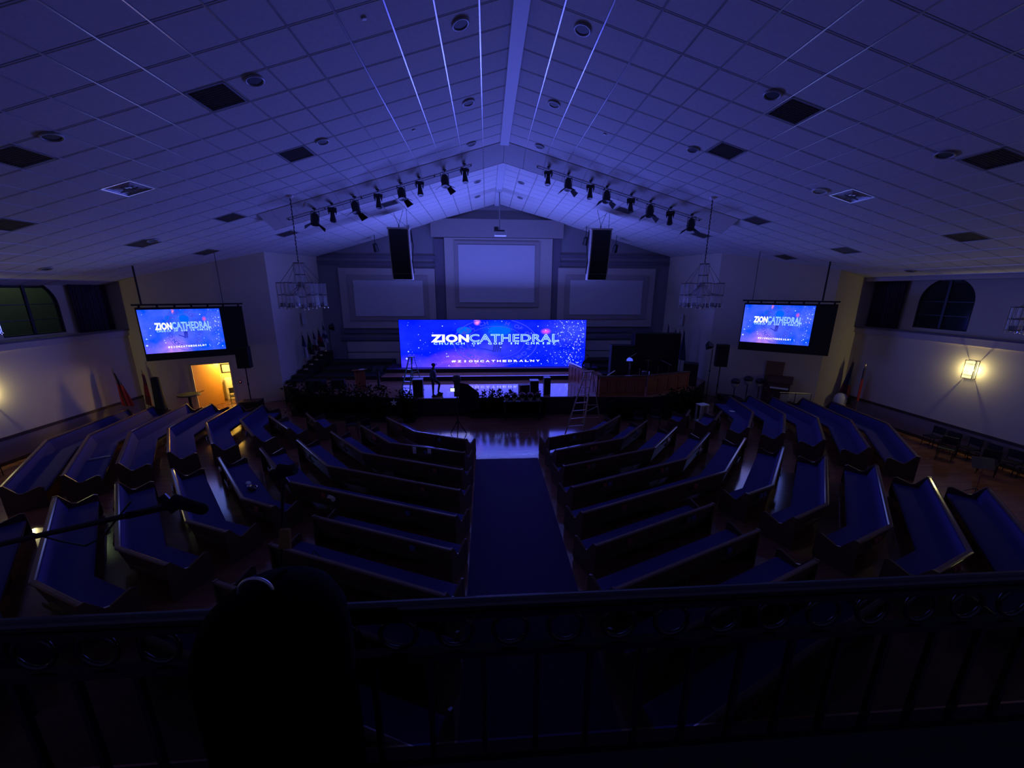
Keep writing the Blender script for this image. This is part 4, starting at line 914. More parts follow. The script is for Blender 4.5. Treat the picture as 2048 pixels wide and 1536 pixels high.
# dark amplifier boxes / gear heap on stage left
for i, (x, y, w_, d, h, l) in enumerate(((-9.7, 21.3, .9, .6, .55, 'low dark equipment case left of the lectern, behind the left hedge'), (-8.6, 21.6, .7, .5, .5, 'small dark amplifier between the lectern and the left hedge'))):
    cabinet('equipment_case', l, 'case', (x, y, SZ), (w_, d, h), .2*i)
# foliage
def hedge(label, pts, z0, hgt, wd, n, group='hedges along the stage front', m=LEAF, name='hedge'):
    rnd = random.Random(len(label)); t = thing(name, label, 'plant', (pts[0][0], pts[0][1], z0), group=group); b = B(); o = Vector((pts[0][0], pts[0][1], 0))
    segs = list(zip(pts, pts[1:])); tot = sum(math.hypot(b_[0]-a[0], b_[1]-a[1]) for a, b_ in segs)
    for a, b_ in segs:
        L = math.hypot(b_[0]-a[0], b_[1]-a[1])
        for i in range(int(n*L/tot)):
            f = rnd.random(); x = a[0]+(b_[0]-a[0])*f+rnd.gauss(0, wd*.35)-o.x; y = a[1]+(b_[1]-a[1])*f+rnd.gauss(0, wd*.35)-o.y
            hh = hgt*(.8+.25*math.sin(f*23+a[0]*3)); z = rnd.uniform(.12, 1)*hh; s_ = .035+.035*rnd.random()
            d1 = Vector((rnd.gauss(0, 1), rnd.gauss(0, 1), rnd.gauss(0, 1)+.5)).normalized(); d2 = d1.cross(Vector((rnd.gauss(0, 1), rnd.gauss(0, 1), .1))).normalized(); c = Vector((x, y, z))
            b.add([c-d1*s_*1.6, c+d2*s_*.6, c+d1*s_*1.6, c-d2*s_*.6], [(0, 1, 2, 3)])
    obj('foliage', b, m, t, kind='stuff')
    st_ = B()
    for a, b_ in segs:
        for k in range(4): f = (k+.5)/4; x = a[0]+(b_[0]-a[0])*f-o.x; y = a[1]+(b_[1]-a[1])*f-o.y; st_.tube((x, y, 0), (x+.05, y, hgt*.8), .02, 5)
    obj('stems', st_, WOOD, t, kind='stuff')
    pl = B()
    for a, b_ in segs:
        d = Vector((b_[0]-a[0], b_[1]-a[1])).normalized()*1; nn = Vector((-d.y, d.x))*wd*.4; A_ = Vector(a)-o.xy; C_ = Vector(b_)-o.xy
        pl.prism([tuple(A_-nn), tuple(C_-nn), tuple(C_+nn), tuple(A_+nn)], 0, hgt*.18)
    obj('planter', pl, RISER, t)
hedge('long dark hedge in front of the left half of the stage', [(-10.3, 19.7), (-6.8, 18.75), (-5.1, 18.5)], 0, 1.85, .42, 6000)
hedge('dark leafy mound at the left stage corner beside the black speaker', [(-4.35, 18.35), (-3.7, 18.3)], 0, 1.62, .36, 1500)
hedge('dark greenery in front of the middle of the stage around the red flowers', [(-.9, 18.78), (.6, 18.8), (3.0, 18.78)], 0, 1.5, .2, 4200)
hedge('dark hedge below the wooden choir screen on the right', [(6.2, 18.1), (8.2, 18.05)], 0, 1.1, .4, 1600)
hedge('tall dark hedge below the right end of the choir screen', [(9.2, 18.1), (11.3, 18.6)], 0, 1.55, .5, 2800)
# cylinder-free star ornament and white leaf seen on the left hedge
t = thing('star_ornament', 'small white star ornament on the left hedge', 'ornament', (-4.6, 17.92, 1.15)); b = B()
pp = [((.17 if i % 2 == 0 else .07)*math.sin(i*PI/5), (.17 if i % 2 == 0 else .07)*math.cos(i*PI/5)) for i in range(10)]
b.add([(x, -.015, z) for x, z in pp]+[(x, .015, z) for x, z in pp], [tuple(range(10)), tuple(range(10, 20))[::-1]]+[(i, (i+1) % 10, 10+(i+1) % 10, 10+i) for i in range(10)]); obj('star', b, WHITE, t)
obj('hanger', B().tube((0, .0, .1), (0, .3, .28), .01), DGREY, t)
# poinsettias standing on a low shelf before the stage
sh = obj('plant_shelf', B().box((.8, 18.2, .98), (2.75, 18.5, 1.02)).box((.85, 18.22, 0), (.9, 18.48, .98)).box((2.65, 18.22, 0), (2.7, 18.48, .98)), RISER); tag(sh, 'dark shelf carrying the row of red flowers before the stage', 'shelf')
posp = None
for i, x in enumerate((.95, 1.35, 1.76, 2.16, 2.56)):
    pos = ('leftmost', 'second from the left', 'middle', 'second from the right', 'rightmost')[i]
    t = thing('potted_poinsettia', 'red poinsettia in a pale pot, %s of the row before the stage' % pos, 'plant', (x, 18.35, 1.02), group='row of red poinsettias')
    obj('pot', B().lathe([(0, 0), (.07, 0), (.11, .16), (.12, .17), (0, .16)], 12), mat('foil_pot', (.55, .52, .48), .4, noise=.1), t)
    b = B(); rnd = random.Random(i)
    for k in range(70):
        a = rnd.random()*6.28; e = rnd.random()*1.4; r = .145; c = Vector((math.cos(a)*math.cos(e)*r, math.sin(a)*math.cos(e)*r, .30+math.sin(e)*r*.9)); d = Vector((math.cos(a), math.sin(a), .4)).normalized(); s2 = d.cross(Vector((0, 0, 1))).normalized()
        b.add([c-d*.06, c+s2*.035, c+d*.07, c-s2*.035], [(0, 1, 2, 3)])
    obj('red_bracts', b, LEAFR, t, kind='stuff'); obj('green_leaves', B().ball((0, 0, .26), .15, 10, (1, 1, .7)), LEAF, t)
tag(obj('gift_box', B().cbox((1.95, 19.5, 1.3), (.55, .35, .6), .2), mat('maroon_box', (.08, .02, .03), .6, noise=.1)), 'dark open box standing behind the row of red flowers', 'box')
# draped camera on a stand in front of the stage
t = thing('camera_stand', 'dark draped camera on a tall stand with a glowing small monitor before the stage', 'camera', (-1.38, 16.35, 0))
obj('pole', B().tube((0, 0, .4), (0, 0, 2.0), .035), BLK, t)
for a in range(3): obj('tripod_leg', B().tube((0, 0, .75), (.42*math.cos(a*2.1+.5), .42*math.sin(a*2.1+.5), .02), .022), BLK, t)
obj('cover', B().lathe([(.10, 1.95), (.15, 2.1), (.13, 2.35), (.12, 2.5), (.18, 2.58), (.20, 2.70), (.15, 2.82), (0, 2.86)], 14), mat('grey_cover', (.06, .055, .055), .8, noise=.3), t, smooth=True)
obj('side_drape', B().add([(x, y, z) for y in (0, .06) for x, z in ((.05, 2.52), (.5, 2.42), (.98, 2.02), (.98, 1.25), (.05, 1.25))], [(0,1,2,3,4), (9,8,7,6,5)]+[(i, (i+1) % 5, 5+(i+1) % 5, 5+i) for i in range(5)]), BLKM, t)
mo = obj('monitor_body', B().box((-.30, -.12, 2.12), (-.08, -.02, 2.30)), BLK, t); obj('monitor_screen', B().box((-.28, -.128, 2.135), (-.10, -.121, 2.285)), emis('monitor_glow', (.75, 1, .85), 1.4), mo)
obj('camera_body', B().box((-.12, -.15, 1.9), (.12, .2, 2.1)), BLK, t); obj('lens_hood', B().tube((0, .2, 2.0), (0, .4, 2.0), .07, 12), BLK, t)
# ================================================================== CHOIR SCREEN (wooden panel enclosure)
def panel_wall(label, a, b_, z0, z1, n, group='wooden choir screens'):
    a, b_ = Vector((a[0], a[1], 0)), Vector((b_[0], b_[1], 0)); L = (b_-a).length; ang = math.atan2(b_.y-a.y, b_.x-a.x)
    t = thing('choir_screen', label, 'partition', (a.x, a.y, z0), ang, group); h = z1-z0
    obj('backing', B().box((0, .0, 0), (L, .05, h-.04)), PANEL, t); obj('cap_rail', B().box((-.03, -.06, h-.04), (L+.03, .1, h+.02)), WOODT, t); obj('base_rail', B().box((0, -.03, 0), (L, 0, .14)), PANEL, t); obj('top_rail', B().box((0, -.03, h-.18), (L, 0, h-.04)), PANEL, t)
    w_ = L/n
    for i in range(n+1): x = min(max(i*w_, .05), L-.05); obj('stile', B().box((x-.045, -.03, .14), (x+.045, 0, h-.18)), PANEL, t)
    for i in range(n): obj('panel', B().box((i*w_+.09, -.014, .19), ((i+1)*w_-.09, -.002, h-.23)), PANEL, t, bevel=.008)
panel_wall('wooden choir screen running back beside the wide display', (5.15, 23.0), (5.9, 19.25), SZ, 2.12, 8)
panel_wall('wooden panelled choir screen facing the hall behind the tall ladder', (5.95, 19.1), (8.5, 19.15), SZ, 2.10, 5)
panel_wall('wooden panelled choir screen angled towards the right wall', (8.62, 19.17), (11.45, 20.15), SZ, 2.10, 4)
tag(obj('white_bottle', B().lathe([(0, 0), (.03, 0), (.03, .12), (.015, .16), (.015, .19), (0, .19)], 10, (8.72, 19.3, 2.12)), WHITE, smooth=True), 'small white bottle standing on the choir screen corner', 'bottle')
# long flute of light: a pale stick leaning over the screen
tag(obj('light_stick', B().tube((6.35, 19.1, 2.135), (6.95, 19.7, 2.27), .025), WHITE), 'pale stick leaning behind the choir screen beside the tall ladder', 'stick')
# gear behind the screen
cabinet('speaker_cabinet', 'big black cabinet behind the band area, nearest the display', 'speaker', (8.3, 22.5, SZ), (1.4, .7, 2.3), -.12, m=BLKM)
cabinet('speaker_cabinet', 'widest tall black cabinet behind the drum kit', 'speaker', (10.7, 23.2, SZ), (2.9, .7, 2.95), -.05)
cabinet('speaker_cabinet', 'rounded black cabinet at the right end of the choir screen', 'speaker', (12.2, 21.4, SZ), (.8, .8, 1.35), -.5)
t = thing('drum_kit', 'drum kit with cymbals in the band area behind the choir screen', 'drum kit', (9.3, 21.2, SZ))
for x, y, z, r, hh, nm in ((0, 0, .30, .28, .4, 'bass_drum'), (-.5, .1, .55, .16, .22, 'tom'), (.1, .3, .75, .16, .2, 'tom'), (.6, .1, .5, .2, .3, 'floor_tom'), (-.2, -.3, .6, .17, .14, 'snare_drum')):
    d = obj(nm, B().tube((x, y-hh/2, z), (x, y+hh/2, z), r, 18) if nm == 'bass_drum' else B().tube((x, y, z-hh/2), (x, y, z+hh/2), r, 18), mat('drum_shell', (.10, .10, .14), .25, .2, noise=.1), t); obj('hoop', B().ring((x, y-hh/2 if nm == 'bass_drum' else y, z if nm == 'bass_drum' else z+hh/2), r, .012, 'Y' if nm == 'bass_drum' else 'Z', 18, 5), CHROME, d)
    for k in range(3): obj('stand_leg', B().tube((x, y, z-.05), (x+.2*math.cos(k*2.1), y+.2*math.sin(k*2.1), .02), .01), CHROME, t)
for x, y, z in ((-.8, .3, 1.25), (.4, .5, 1.45), (.9, .2, 1.2), (-.4, -.2, 1.05)):
    obj('cymbal', B().lathe([(0, .03), (.05, .03), (.24, 0), (.05, .02), (0, .02)], 18, (x, y, z)), CHROME if z < 1.3 else mat('brass', (.5, .4, .2), .25, .9, noise=.1), t); obj('cymbal_stand', B().tube((x, y, .02), (x, y, z+.05), .012), CHROME, t)
t = thing('glowing_lamp', 'small blue lit half dome in front of the black cabinets in the band area', 'lamp', (8.25, 21.0, SZ+.25))
pp = [(.17*math.cos(PI*i/12), .19*math.sin(PI*i/12)) for i in range(13)]
obj('dome', B().add([(x, -.06, 1.32+z) for x, z in pp]+[(x, .06, 1.32+z) for x, z in pp], [tuple(range(13)), tuple(range(13, 26))[::-1]]+[(i, (i+1) % 13, 13+(i+1) % 13, 13+i) for i in range(13)]), emis('blue_dome_glow', (.08, .12, 1), .9), t)
obj('stand', B().tube((0, 0, -.2), (0, 0, 1.32), .03).lathe([(0, -.25), (.2, -.25), (.2, -.2), (0, -.19)], 12), BLK, t)
# microphones
def mic_stand(label, x, y, z, h, ang, group='microphone stands in the band area'):
    t = thing('microphone_stand', label, 'microphone stand', (x, y, z), ang, group)
    obj('base', B().lathe([(0, 0), (.14, 0), (.14, .02), (0, .03)], 12), BLK, t); obj('pole', B().tube((0, 0, .02), (0, 0, h), .012), CHROME, t); bo = obj('boom', B().tube((-.15, 0, h-.08), (.45, 0, h+.15), .009), CHROME, t); obj('microphone', B().tube((.45, 0, h+.15), (.58, 0, h+.17), .022, 8, .03), BLK, bo)
mic_stand('chrome microphone stand among the drums, left one', 8.6, 21.8, SZ, 1.7, .4); mic_stand('chrome microphone stand among the drums, right one', 10.85, 21.4, SZ, 1.3, 2.4)
# ================================================================== FLAGS
def flag(label, x, y, z, h, cols, ang=0, group=None, lean=0):
    t = thing('flag', label, 'flag', (x, y, z), ang, group)
    obj('base', B().lathe([(0, 0), (.16, 0), (.14, .05), (.03, .09), (0, .09)], 14), mat('brass', (.5, .4, .2), .25, .9, noise=.1), t)
    obj('pole', B().tube((0, 0, .05), (lean, 0, h), .016), WOODT, t); obj('finial', B().lathe([(0, h), (.03, h+.04), (0, h+.16)], 8, (lean, 0, 0)), MATS['brass'], t)
    n = 12; L = h*.62; k = len(cols)
    for c, col in enumerate(cols):
        b = B(); vs = []; m_ = 6
        for j in range(m_+1):
            f = (c+j/m_)/k; z_ = h-.06-L*f; wd = .06+.16*math.sin(min(1, f*1.5)*PI/2)+.10*f
            for i in range(n+1): u = i/n; vs.append((lean*(z_/h)+(-.3+u)*wd*1.2+.03*math.sin(f*5+u*3), .05*math.sin(u*14+f*2), z_-.10*u))
        b.add(vs, [(j*(n+1)+i, j*(n+1)+i+1, (j+1)*(n+1)+i+1, (j+1)*(n+1)+i) for j in range(m_) for i in range(n)])
        obj('cloth', b, mat('flag_%s' % col, dict(navy=(.03, .04, .14), black=(.02, .02, .02), green=(.03, .12, .05), red=(.30, .02, .04), white=(.45, .45, .48), gold=(.3, .22, .06), maroon=(.14, .02, .04))[col], .85, noise=.15), t, smooth=True)
gl = 'row of flags at the left stage wall'
for i, (px, pyt, pyb, Yd, cols, l) in enumerate(((582, 668, 755, 24.3, ['navy', 'white'], 'dark and pale drooping flag, nearest the hall at the left stage wall'), (592, 668, 752, 24.9, ['black', 'green', 'black'], 'black flag with a green band at the left stage wall'),
        (604, 664, 742, 25.5, ['navy', 'white', 'maroon'], 'navy, white and maroon flag, middle of the row at the left stage wall'), (618, 658, 735, 26.2, ['navy', 'red', 'black'], 'red drooping flag at the left stage wall'), (633, 648, 728, 26.9, ['navy', 'white', 'navy', 'white'], 'dark and white striped flag, farthest back at the left stage wall'))):
    p = py_(px, pyt, Yd); x0 = -12.3+(Yd-22.75)*.114+.55; zb = 1.12+min(6, int((Yd-22.9)/.62))*.2
    kk = min(6, int((Yd-22.9)/.62)); Yd = 22.9+(kk+.5)*.62; x0 = -12.3+(22.9+kk*.62-22.75)*.114+.5
    flag(l, x0, Yd, zb, p.z-zb, cols, .3, gl)
gl = 'row of flags at the right stage wall'
for px, pyt, Yd, cols, l in ((1357, 648, 26.6, ['navy', 'white', 'white'], 'navy topped pale flag, farthest back at the right stage wall'), (1368, 658, 25.6, ['navy', 'gold', 'gold'], 'navy and gold flag at the right stage wall'), (1377, 661, 24.7, ['navy', 'gold', 'red'], 'gold and red flag at the right stage wall'), (1386, 660, 23.9, ['navy', 'navy', 'navy'], 'dark navy flag, nearest the hall at the right stage wall')):
    p = py_(px, pyt, Yd); flag(l, p.x-.6-(.15 if Yd > 26 else 0), Yd, SZ+.0, p.z-SZ, cols, -.3, gl)
p = pz(228, 816, 0); flag('dark red flag in the left corner under the window ledge', -17.55, 18.75, 0, 2.7, ['navy', 'red', 'red'], .5, 'corner flags on the left', -.25); flag('red flag beside the left corner column', -17.0, 19.1, 0, 2.55, ['maroon', 'red', 'maroon'], -.4, 'corner flags on the left', .2)
flag('dark navy flag at the right corner column', 19.3, 18.6, 0, 3.0, ['navy', 'navy', 'maroon'], -.5, 'corner flags on the right', .2); flag('red flag standing at the right side wall', 19.3, 17.6, 0, 2.8, ['navy', 'red', 'red'], .8, 'corner flags on the right', .2)
# small vertical glass sconces on the stage side walls
for x, y, z, l in ((-11.85, 25.35, 4.7, 'unlit glass sconce above the flags on the left stage wall'), (13.55, 25.6, 4.6, 'unlit glass sconce above the flags on the right stage wall')):
    t = thing('unlit_sconce', l, 'wall lamp', (x, y, z)); s_ = 1 if x < 0 else -1
    b = B().add([(.16*s_, -.12, -.4), (.16*s_, .12, -.4), (.16*s_, .12, .4), (.16*s_, -.12, .4)], [(0, 1, 2, 3)]); obj('glass_panel', b, GLASSY, t)
    fb = B()
    for yy in (-.12, .12): fb.tube((.16*s_, yy, -.42), (.16*s_, yy, .42), .012); fb.tube((0, yy, .4), (.16*s_, yy, .4), .01); fb.tube((0, yy, -.4), (.16*s_, yy, -.4), .01)
    obj('metal_frame', fb, CHROME, t); obj('back_plate', B().box((-.02, -.1, -.38), (.02, .1, .38)), WHITE, t)
# barn-door floor lamps
def lampstand(label, x, y, z, h, yaw):
    t = thing('stage_lamp_stand', label, 'lamp', (x, y, z), yaw, 'lamps on thin stands beside the stage'); obj('pole', B().tube((0, 0, .05), (0, 0, h), .022), BLK, t)
    for a in range(3): obj('leg', B().tube((0, 0, .4), (.35*math.cos(a*2.1), .35*math.sin(a*2.1), .02), .014), BLK, t)
    obj('lamp_head', B().tube((0, 0, h+.15), (.32, 0, h+.2), .12, 4, .27), BLK, t); obj('knob', B().tube((-.04, 0, h*.6), (.04, 0, h*.6), .035), BLK, t)
p = py_(1400, 680, 21.6); lampstand('black lamp on a tall thin stand in front of the right stage wall', 12.98, 21.6-.9, 0, 3.3, PI*.95)
p = py_(653, 657, 26.5); lampstand('black lamp on a thin stand at the back left of the stage', -10.4, 25.55, SZ+.44, p.z-SZ-.44, .3)
# ================================================================== LEFT CORNER
def on_floor_y(px, py, Yd): return py_(px, py, Yd)
def stand_speaker(label, x, y, zb, ztop, w_, h, yaw):
    t = thing('stand_speaker', label, 'speaker', (x, y, 0), yaw, 'loudspeakers on poles beside the stage')
    obj('speaker_box', B().box((-w_/2, -.2, ztop-h), (w_/2, .2, ztop)), BLK, t, bevel=.02); obj('grille', B().box((-w_/2+.03, -.215, ztop-h+.04), (w_/2-.03, -.2, ztop-.04)), BLKM, t)
    obj('pole', B().tube((0, 0, zb), (0, 0, ztop-h), .03), BLK, t); obj('collar', B().tube((0, 0, zb+(ztop-h-zb)*.5-.06), (0, 0, zb+(ztop-h-zb)*.5+.06), .045), BLK, t)
    return t
p = py_(482, 702, 20.0); q = py_(482, 742, 20.0)
stand_speaker('black loudspeaker on a pole right of the left side screen', -12.95, 20.6, .62, p.z*1.0+.15, .62, 1.15, .2)
cabinet('floor_subwoofer', 'low black subwoofer carrying the loudspeaker pole beside the service door', 'speaker', (-12.95, 20.6, 0), (1.0, .7, .6), .2)
tag(obj('dark_cloth_column', B().lathe([(.28, 0), (.25, .4), (.2, 1.2), (.16, 2.3), (0, 2.34)], 10, (-16.2, 18.9, 0)), BLKM, smooth=True), 'tall dark covered column standing under the left side screen', 'column')
t = thing('round_table', 'small dark round-topped table standing before the service door', 'table', (py_(374, 770, 20.2).x, 20.2, 0))
obj('table_top', B().lathe([(0, 1.03), (.5, 1.03), (.52, 1.06), (.5, 1.1), (0, 1.1)], 20), mat('dark_green_top', (.05, .06, .045), .5, noise=.1), t); obj('pedestal', B().lathe([(.3, 0), (.28, .05), (.08, .1), (.07, 1.0), (.12, 1.03)], 14), BLK, t)
# furniture inside the service room
CW = mat('cream_cabinet', (.8, .76, .55), .5, noise=.04)
def room_thing(name, label, cat, u0, u1, n0, n1, z0, z1, m, extra=None):
    o = rp((u0+u1)/2, (n0+n1)/2, z0); t = thing(name, label, cat, o)
    b = rbox(B(), u0, u1, n0, n1, z0, z1); b.v = [v-o for v in b.v]; obj('body', b, m, t)
    return t, o
t, o = room_thing('drawer_cabinet', 'cream drawer cabinet standing inside the lit service room', 'cabinet', 1.15, 2.2, 1.3, 1.9, 0, 1.35, CW)
for k, (a, b_) in enumerate(((.78, 1.3), (.1, .72))):
    b = rbox(B(), 1.2, 2.15, 1.27, 1.3, a, b_); b.v = [v-o for v in b.v]; dd = obj('drawer', b, CW, t); b = rbox(B(), 1.5, 1.8, 1.235, 1.27, (a+b_)/2-.02, (a+b_)/2+.02); b.v = [v-o for v in b.v]; obj('drawer_handle', b, DGREY, dd)
for k, (u0, u1, z0, z1, l) in enumerate(((1.0, 1.5, 1.6, 2.15, 'dark framed picture on the back wall of the service room, left one'), (1.6, 2.2, 1.5, 2.1, 'dark framed picture on the back wall of the service room, right one'))):
    t, o = room_thing('framed_picture', l, 'picture', u0, u1, 1.96, 2.0, z0, z1, BLK); b = rbox(B(), u0+.06, u1-.06, 1.95, 1.96, z0+.06, z1-.06); b.v = [v-o for v in b.v]; obj('picture_sheet', b, CW, t)
def chair(label, x, y, yaw, z=0, m=BLK, group=None, back=True, seatm=None):
    t = thing('dark_chair', label, 'chair', (x, y, z), yaw, group)
    obj('seat', B().box((-.23, -.22, .43), (.23, .22, .48)), seatm or m, t, bevel=.015)
    for sx in (-1, 1):
        for sy in (-1, 1): obj('leg', B().tube((sx*.21, sy*.2, 0), (sx*.2, sy*.19, .43 if sy < 0 else .88), .014, 6), m, t)
    obj('backrest', B().box((-.22, .185, .58), (.22, .215, .9)), seatm or m, t, bevel=.012)
    return t
o = rp(1.6, .6, 0); chair('dark metal chair inside the doorway of the lit service room', o.x, o.y, .6)
# light switch with red glow beside the door
p = rp(ul+.35, -.02, 1.35); tag(obj('wall_switch', B().cbox(p, (.1, .05, .16), math.radians(27)), DGREY), 'small dark wall switch box right of the service door', 'switch')
tag(obj('indicator_light', B().ball(p+Vector((.02, -.04, .02)), .022, 8), emis('red_indicator', (1, .2, .25), 1)), 'tiny red indicator light right of the service door', 'light')
chair('dark chair at the left photo edge below the glowing sconce', -17.55, 13.2, PI*.5)
# ================================================================== RIGHT CORNER
rs = obj('side_riser', B().prism([(13.75, 19.75), (15.15, 19.75), (15.1, 21.2), (14.3, 21.7)], 0, .35), RISER); tag(rs, 'low black platform in the right corner carrying the drums', 'platform')
stand_speaker('black loudspeaker on a pole left of the right side screen', 13.45, 20.5, .35*0, py_(1458, 688, 20.6).z, .62, 1.28, -.3)
obj_ = bpy.data.objects['stand_speaker.001']
for a in range(3): obj('leg', B().tube((0, 0, .5), (.4*math.cos(a*2.1+.4), .4*math.sin(a*2.1+.4), .02), .018), BLK, obj_)
for i, (px, pyy, l) in enumerate(((1471, 763, 'left'), (1497, 758, 'middle'), (1520, 763, 'right'))):
    p = py_(px, pyy, 20.3); t = thing('hand_drum', 'dark round-topped hand drum in the right corner, %s of three' % l, 'drum', (p.x, 20.3, .35), group='three hand drums'); z = p.z-.35
    obj('drum_head', B().ball((0, 0, z), .24, 14, (1, 1, .8)), mat('drum_dark', (.03, .02, .05), .35, noise=.1), t, smooth=True); obj('drum_body', B().lathe([(.2, z-.1), (.19, z-.24), (.12, z-.34), (.02, z-.36)], 14), mat('drum_pale', (.5, .47, .42), .35, noise=.1), t, smooth=True)
    obj('stand', B().tube((0, 0, 0), (0, 0, z-.3), .03).lathe([(0, 0), (.18, 0), (.18, .03), (0, .04)], 10), CHROME, t)
p = py_(1560, 756, 19.7); t = thing('organ_console', 'dark wood organ console with a sloping top near the brown door', 'organ', (p.x, 19.65, 0), -.7); oh = p.z-.25
obj('cabinet', B().prism([(-.5, -.25), (.5, -.25), (.5, .25), (-.5, .25)], 0, oh), mat('organ_wood', (.10, .05, .035), .4, noise=.2), t); obj('top_lid', B().prism([(-.58, -.3), (.58, -.3), (.58, .3), (-.58, .3)], oh, lambda x, y: oh+.05+.5*(y+.3)), MATS['organ_wood'], t); obj('keyboard', B().box((-.42, -.42, oh-.3), (.42, -.25, oh-.24)), PAPER, t)
t = thing('baptistry_railing', 'low glass railing with chrome posts before the organ', 'railing', (16.3, 19.2, 0), -.2)
for k in range(3): obj('post', B().tube((k*.8, 0, 0), (k*.8, 0, 1.05), .022), CHROME, t)
for k in range(2): obj('glass_panel', B().box((k*.8+.04, -.005, .12), (k*.8+.76, .005, .98)), GLASSY, t)
obj('handrail', B().tube((-.02, 0, 1.06), (1.62, 0, 1.06), .02), ALU, t)
t = thing('white_chair', 'white round-backed chair with a black cushion near the right corner', 'chair', (py_(1683, 790, 18.45).x, 18.45, 0), .4)
obj('backrest', B().lathe([(.26, .5), (.30, .8), (.27, 1.02), (.15, 1.16), (0, 1.2)], 16), WHITE, t, smooth=True); obj('seat_shell', B().lathe([(.0, .42), (.24, .42), (.27, .5), (.26, .55)], 16), WHITE, t, smooth=True); obj('black_cushion', B().box((-.02, -.36, .62), (.26, -.2, .98)), BLK, t, bevel=.03)
obj('pedestal', B().tube((0, 0, .03), (0, 0, .43), .03).lathe([(0, 0), (.24, 0), (.24, .03), (0, .04)], 14), CHROME, t)
# row of dark chairs along the right wall
for k in range(7):
    y = 14.0-k*.62; chair('dark stacking chair along the right wall, %s from the stage end' % ORD[k], 19.25-.05*(k % 2), y, -PI/2+.15*math.sin(k*2), 0, BLK, 'dark chairs along the right wall')
for k in range(2): chair('dark chair beside the right wall row, %s one' % ('farther', 'nearer')[k], 18.35, 12.8-k*1.3, -PI/2+.5, 0, BLK, 'loose dark chairs on the right')
p = pz(1948, 990, 0); t = thing('music_stand', 'grey music stand on the wooden floor at the right side', 'music stand', (p.x, p.y, 0), -.4)
obj('desk', B().sheet((-.28, -.02, .95), (.28, -.02, .95), (.28, .12, 1.30), (-.28, .12, 1.30), (0, .01, 0)), mat('slate_desk', (.09, .09, .12), .5, noise=.1), t); obj('pole', B().tube((0, 0, .1), (0, 0, .98), .015), PANEL, t)
for a in range(3): obj('leg', B().tube((0, 0, .25), (.25*math.cos(a*2.1), .25*math.sin(a*2.1), .02), .012), BLK, t)
# white pedestal near the right pews
t = thing('acrylic_pedestal', 'pale open pedestal stand on the floor near the right front pews', 'stand', (11.0, 17.75, 0), .2)
PG = mat('pale_stand', (.5, .45, .46), .35, noise=.1)
obj('top_plate', B().box((-.26, -.2, .86), (.26, .2, .9)), WHITE, t)
for sx in (-1, 1):
    for sy in (-1, 1): obj('leg', B().box((sx*.2-.035, sy*.15-.035, .03), (sx*.2+.035, sy*.15+.035, .86)), PG, t)
obj('base_plate', B().box((-.26, -.2, 0), (.26, .2, .03)), WHITE, t)
# black front-row chairs
for x, y, a, l in ((-6.35, 16.9, .5, 'black chair in front of the left pews near the hedge'), (-5.6, 16.4, .7, 'second black chair in front of the left pews'), (7.35, 17.0, -.5, 'black chair in front of the right pews near the ladder'), (8.3, 17.15, -.6, 'second black chair in front of the right pews')):
    chair(l, x, y, a+PI, 0, BLK, 'black chairs before the front pews')
# ================================================================== THINGS LYING ON THE PEWS
def onpew(row, sgi, seg, f, s=.42, side='L'):
    R_ = LROW if side == 'L' else RROW; pts = [Vector((XC+x, y)) for x, y in R_[row][sgi]]
    a, b_ = pts[seg], pts[seg+1]; d = (b_-a).normalized(); n = Vector((-d.y, d.x)); p = a.lerp(b_, f)+n*s; return Vector((p.x, p.y, .484)), math.atan2(d.y, d.x)
p, a = onpew(6, 1, 0, .52); t = thing('baseball_hat', 'white cap lying on the pew seat left of the camera boom', 'cap', p, a)
obj('crown', B().ball((0, 0, .03), 1, 12, (.13, .08, .05)), PAPER, t, smooth=True); obj('brim', B().box((.08, -.07, 0), (.2, .07, .012)), PAPER, t)
p, a = onpew(6, 1, 0, .66); t = thing('dark_bag', 'shiny dark bag lying beside the white cap on the pew', 'bag', p, a); obj('bag_body', B().ball((0, 0, .07), 1, 12, (.17, .12, .07)), mat('shiny_black', (.02, .02, .025), .15, noise=.1), t, smooth=True); obj('bag_strap', B().ring((0, .0, .08), .14, .01, 'Z', 18, 5, 0, PI), CHROME, t)
p, a = onpew(9, 0, 1, .45); t = thing('folded_cloth', 'pale folded cloth lying on the far left pew', 'cloth', p, a+PI/2); obj('cloth_fold', B().box((-.3, -.07, 0), (.3, .07, .03)), mat('grey_cloth', (.35, .35, .38), .8, noise=.1), t, bevel=.01); obj('cloth_fold', B().box((-.25, -.05, .03), (.2, .06, .045)), MATS['grey_cloth'], t)
p, a = onpew(5, 1, 1, .45, side='R'); t = thing('white_plate', 'small white dish on the fifth row pew, right outer block', 'plate', p, a); obj('dish', B().lathe([(0, 0), (.08, 0), (.14, .03), (.13, .03), (.07, .01), (0, .01)], 18), PAPER, t, smooth=True)
for (row, side, sgi, seg, f, l) in ((2, 'L', 0, 1, .35, 'white paper slip stuck over the second pew back, left of the aisle'), (2, 'L', 0, 1, .55, 'smaller white paper slip over the second pew back, left of the aisle')):
    q, a = onpew(row, sgi, seg, f, -.07); q.z = .76; tag(obj('paper_slip', B().cbox(q, (.14, .02, .26), a), PAPER), l, 'paper')
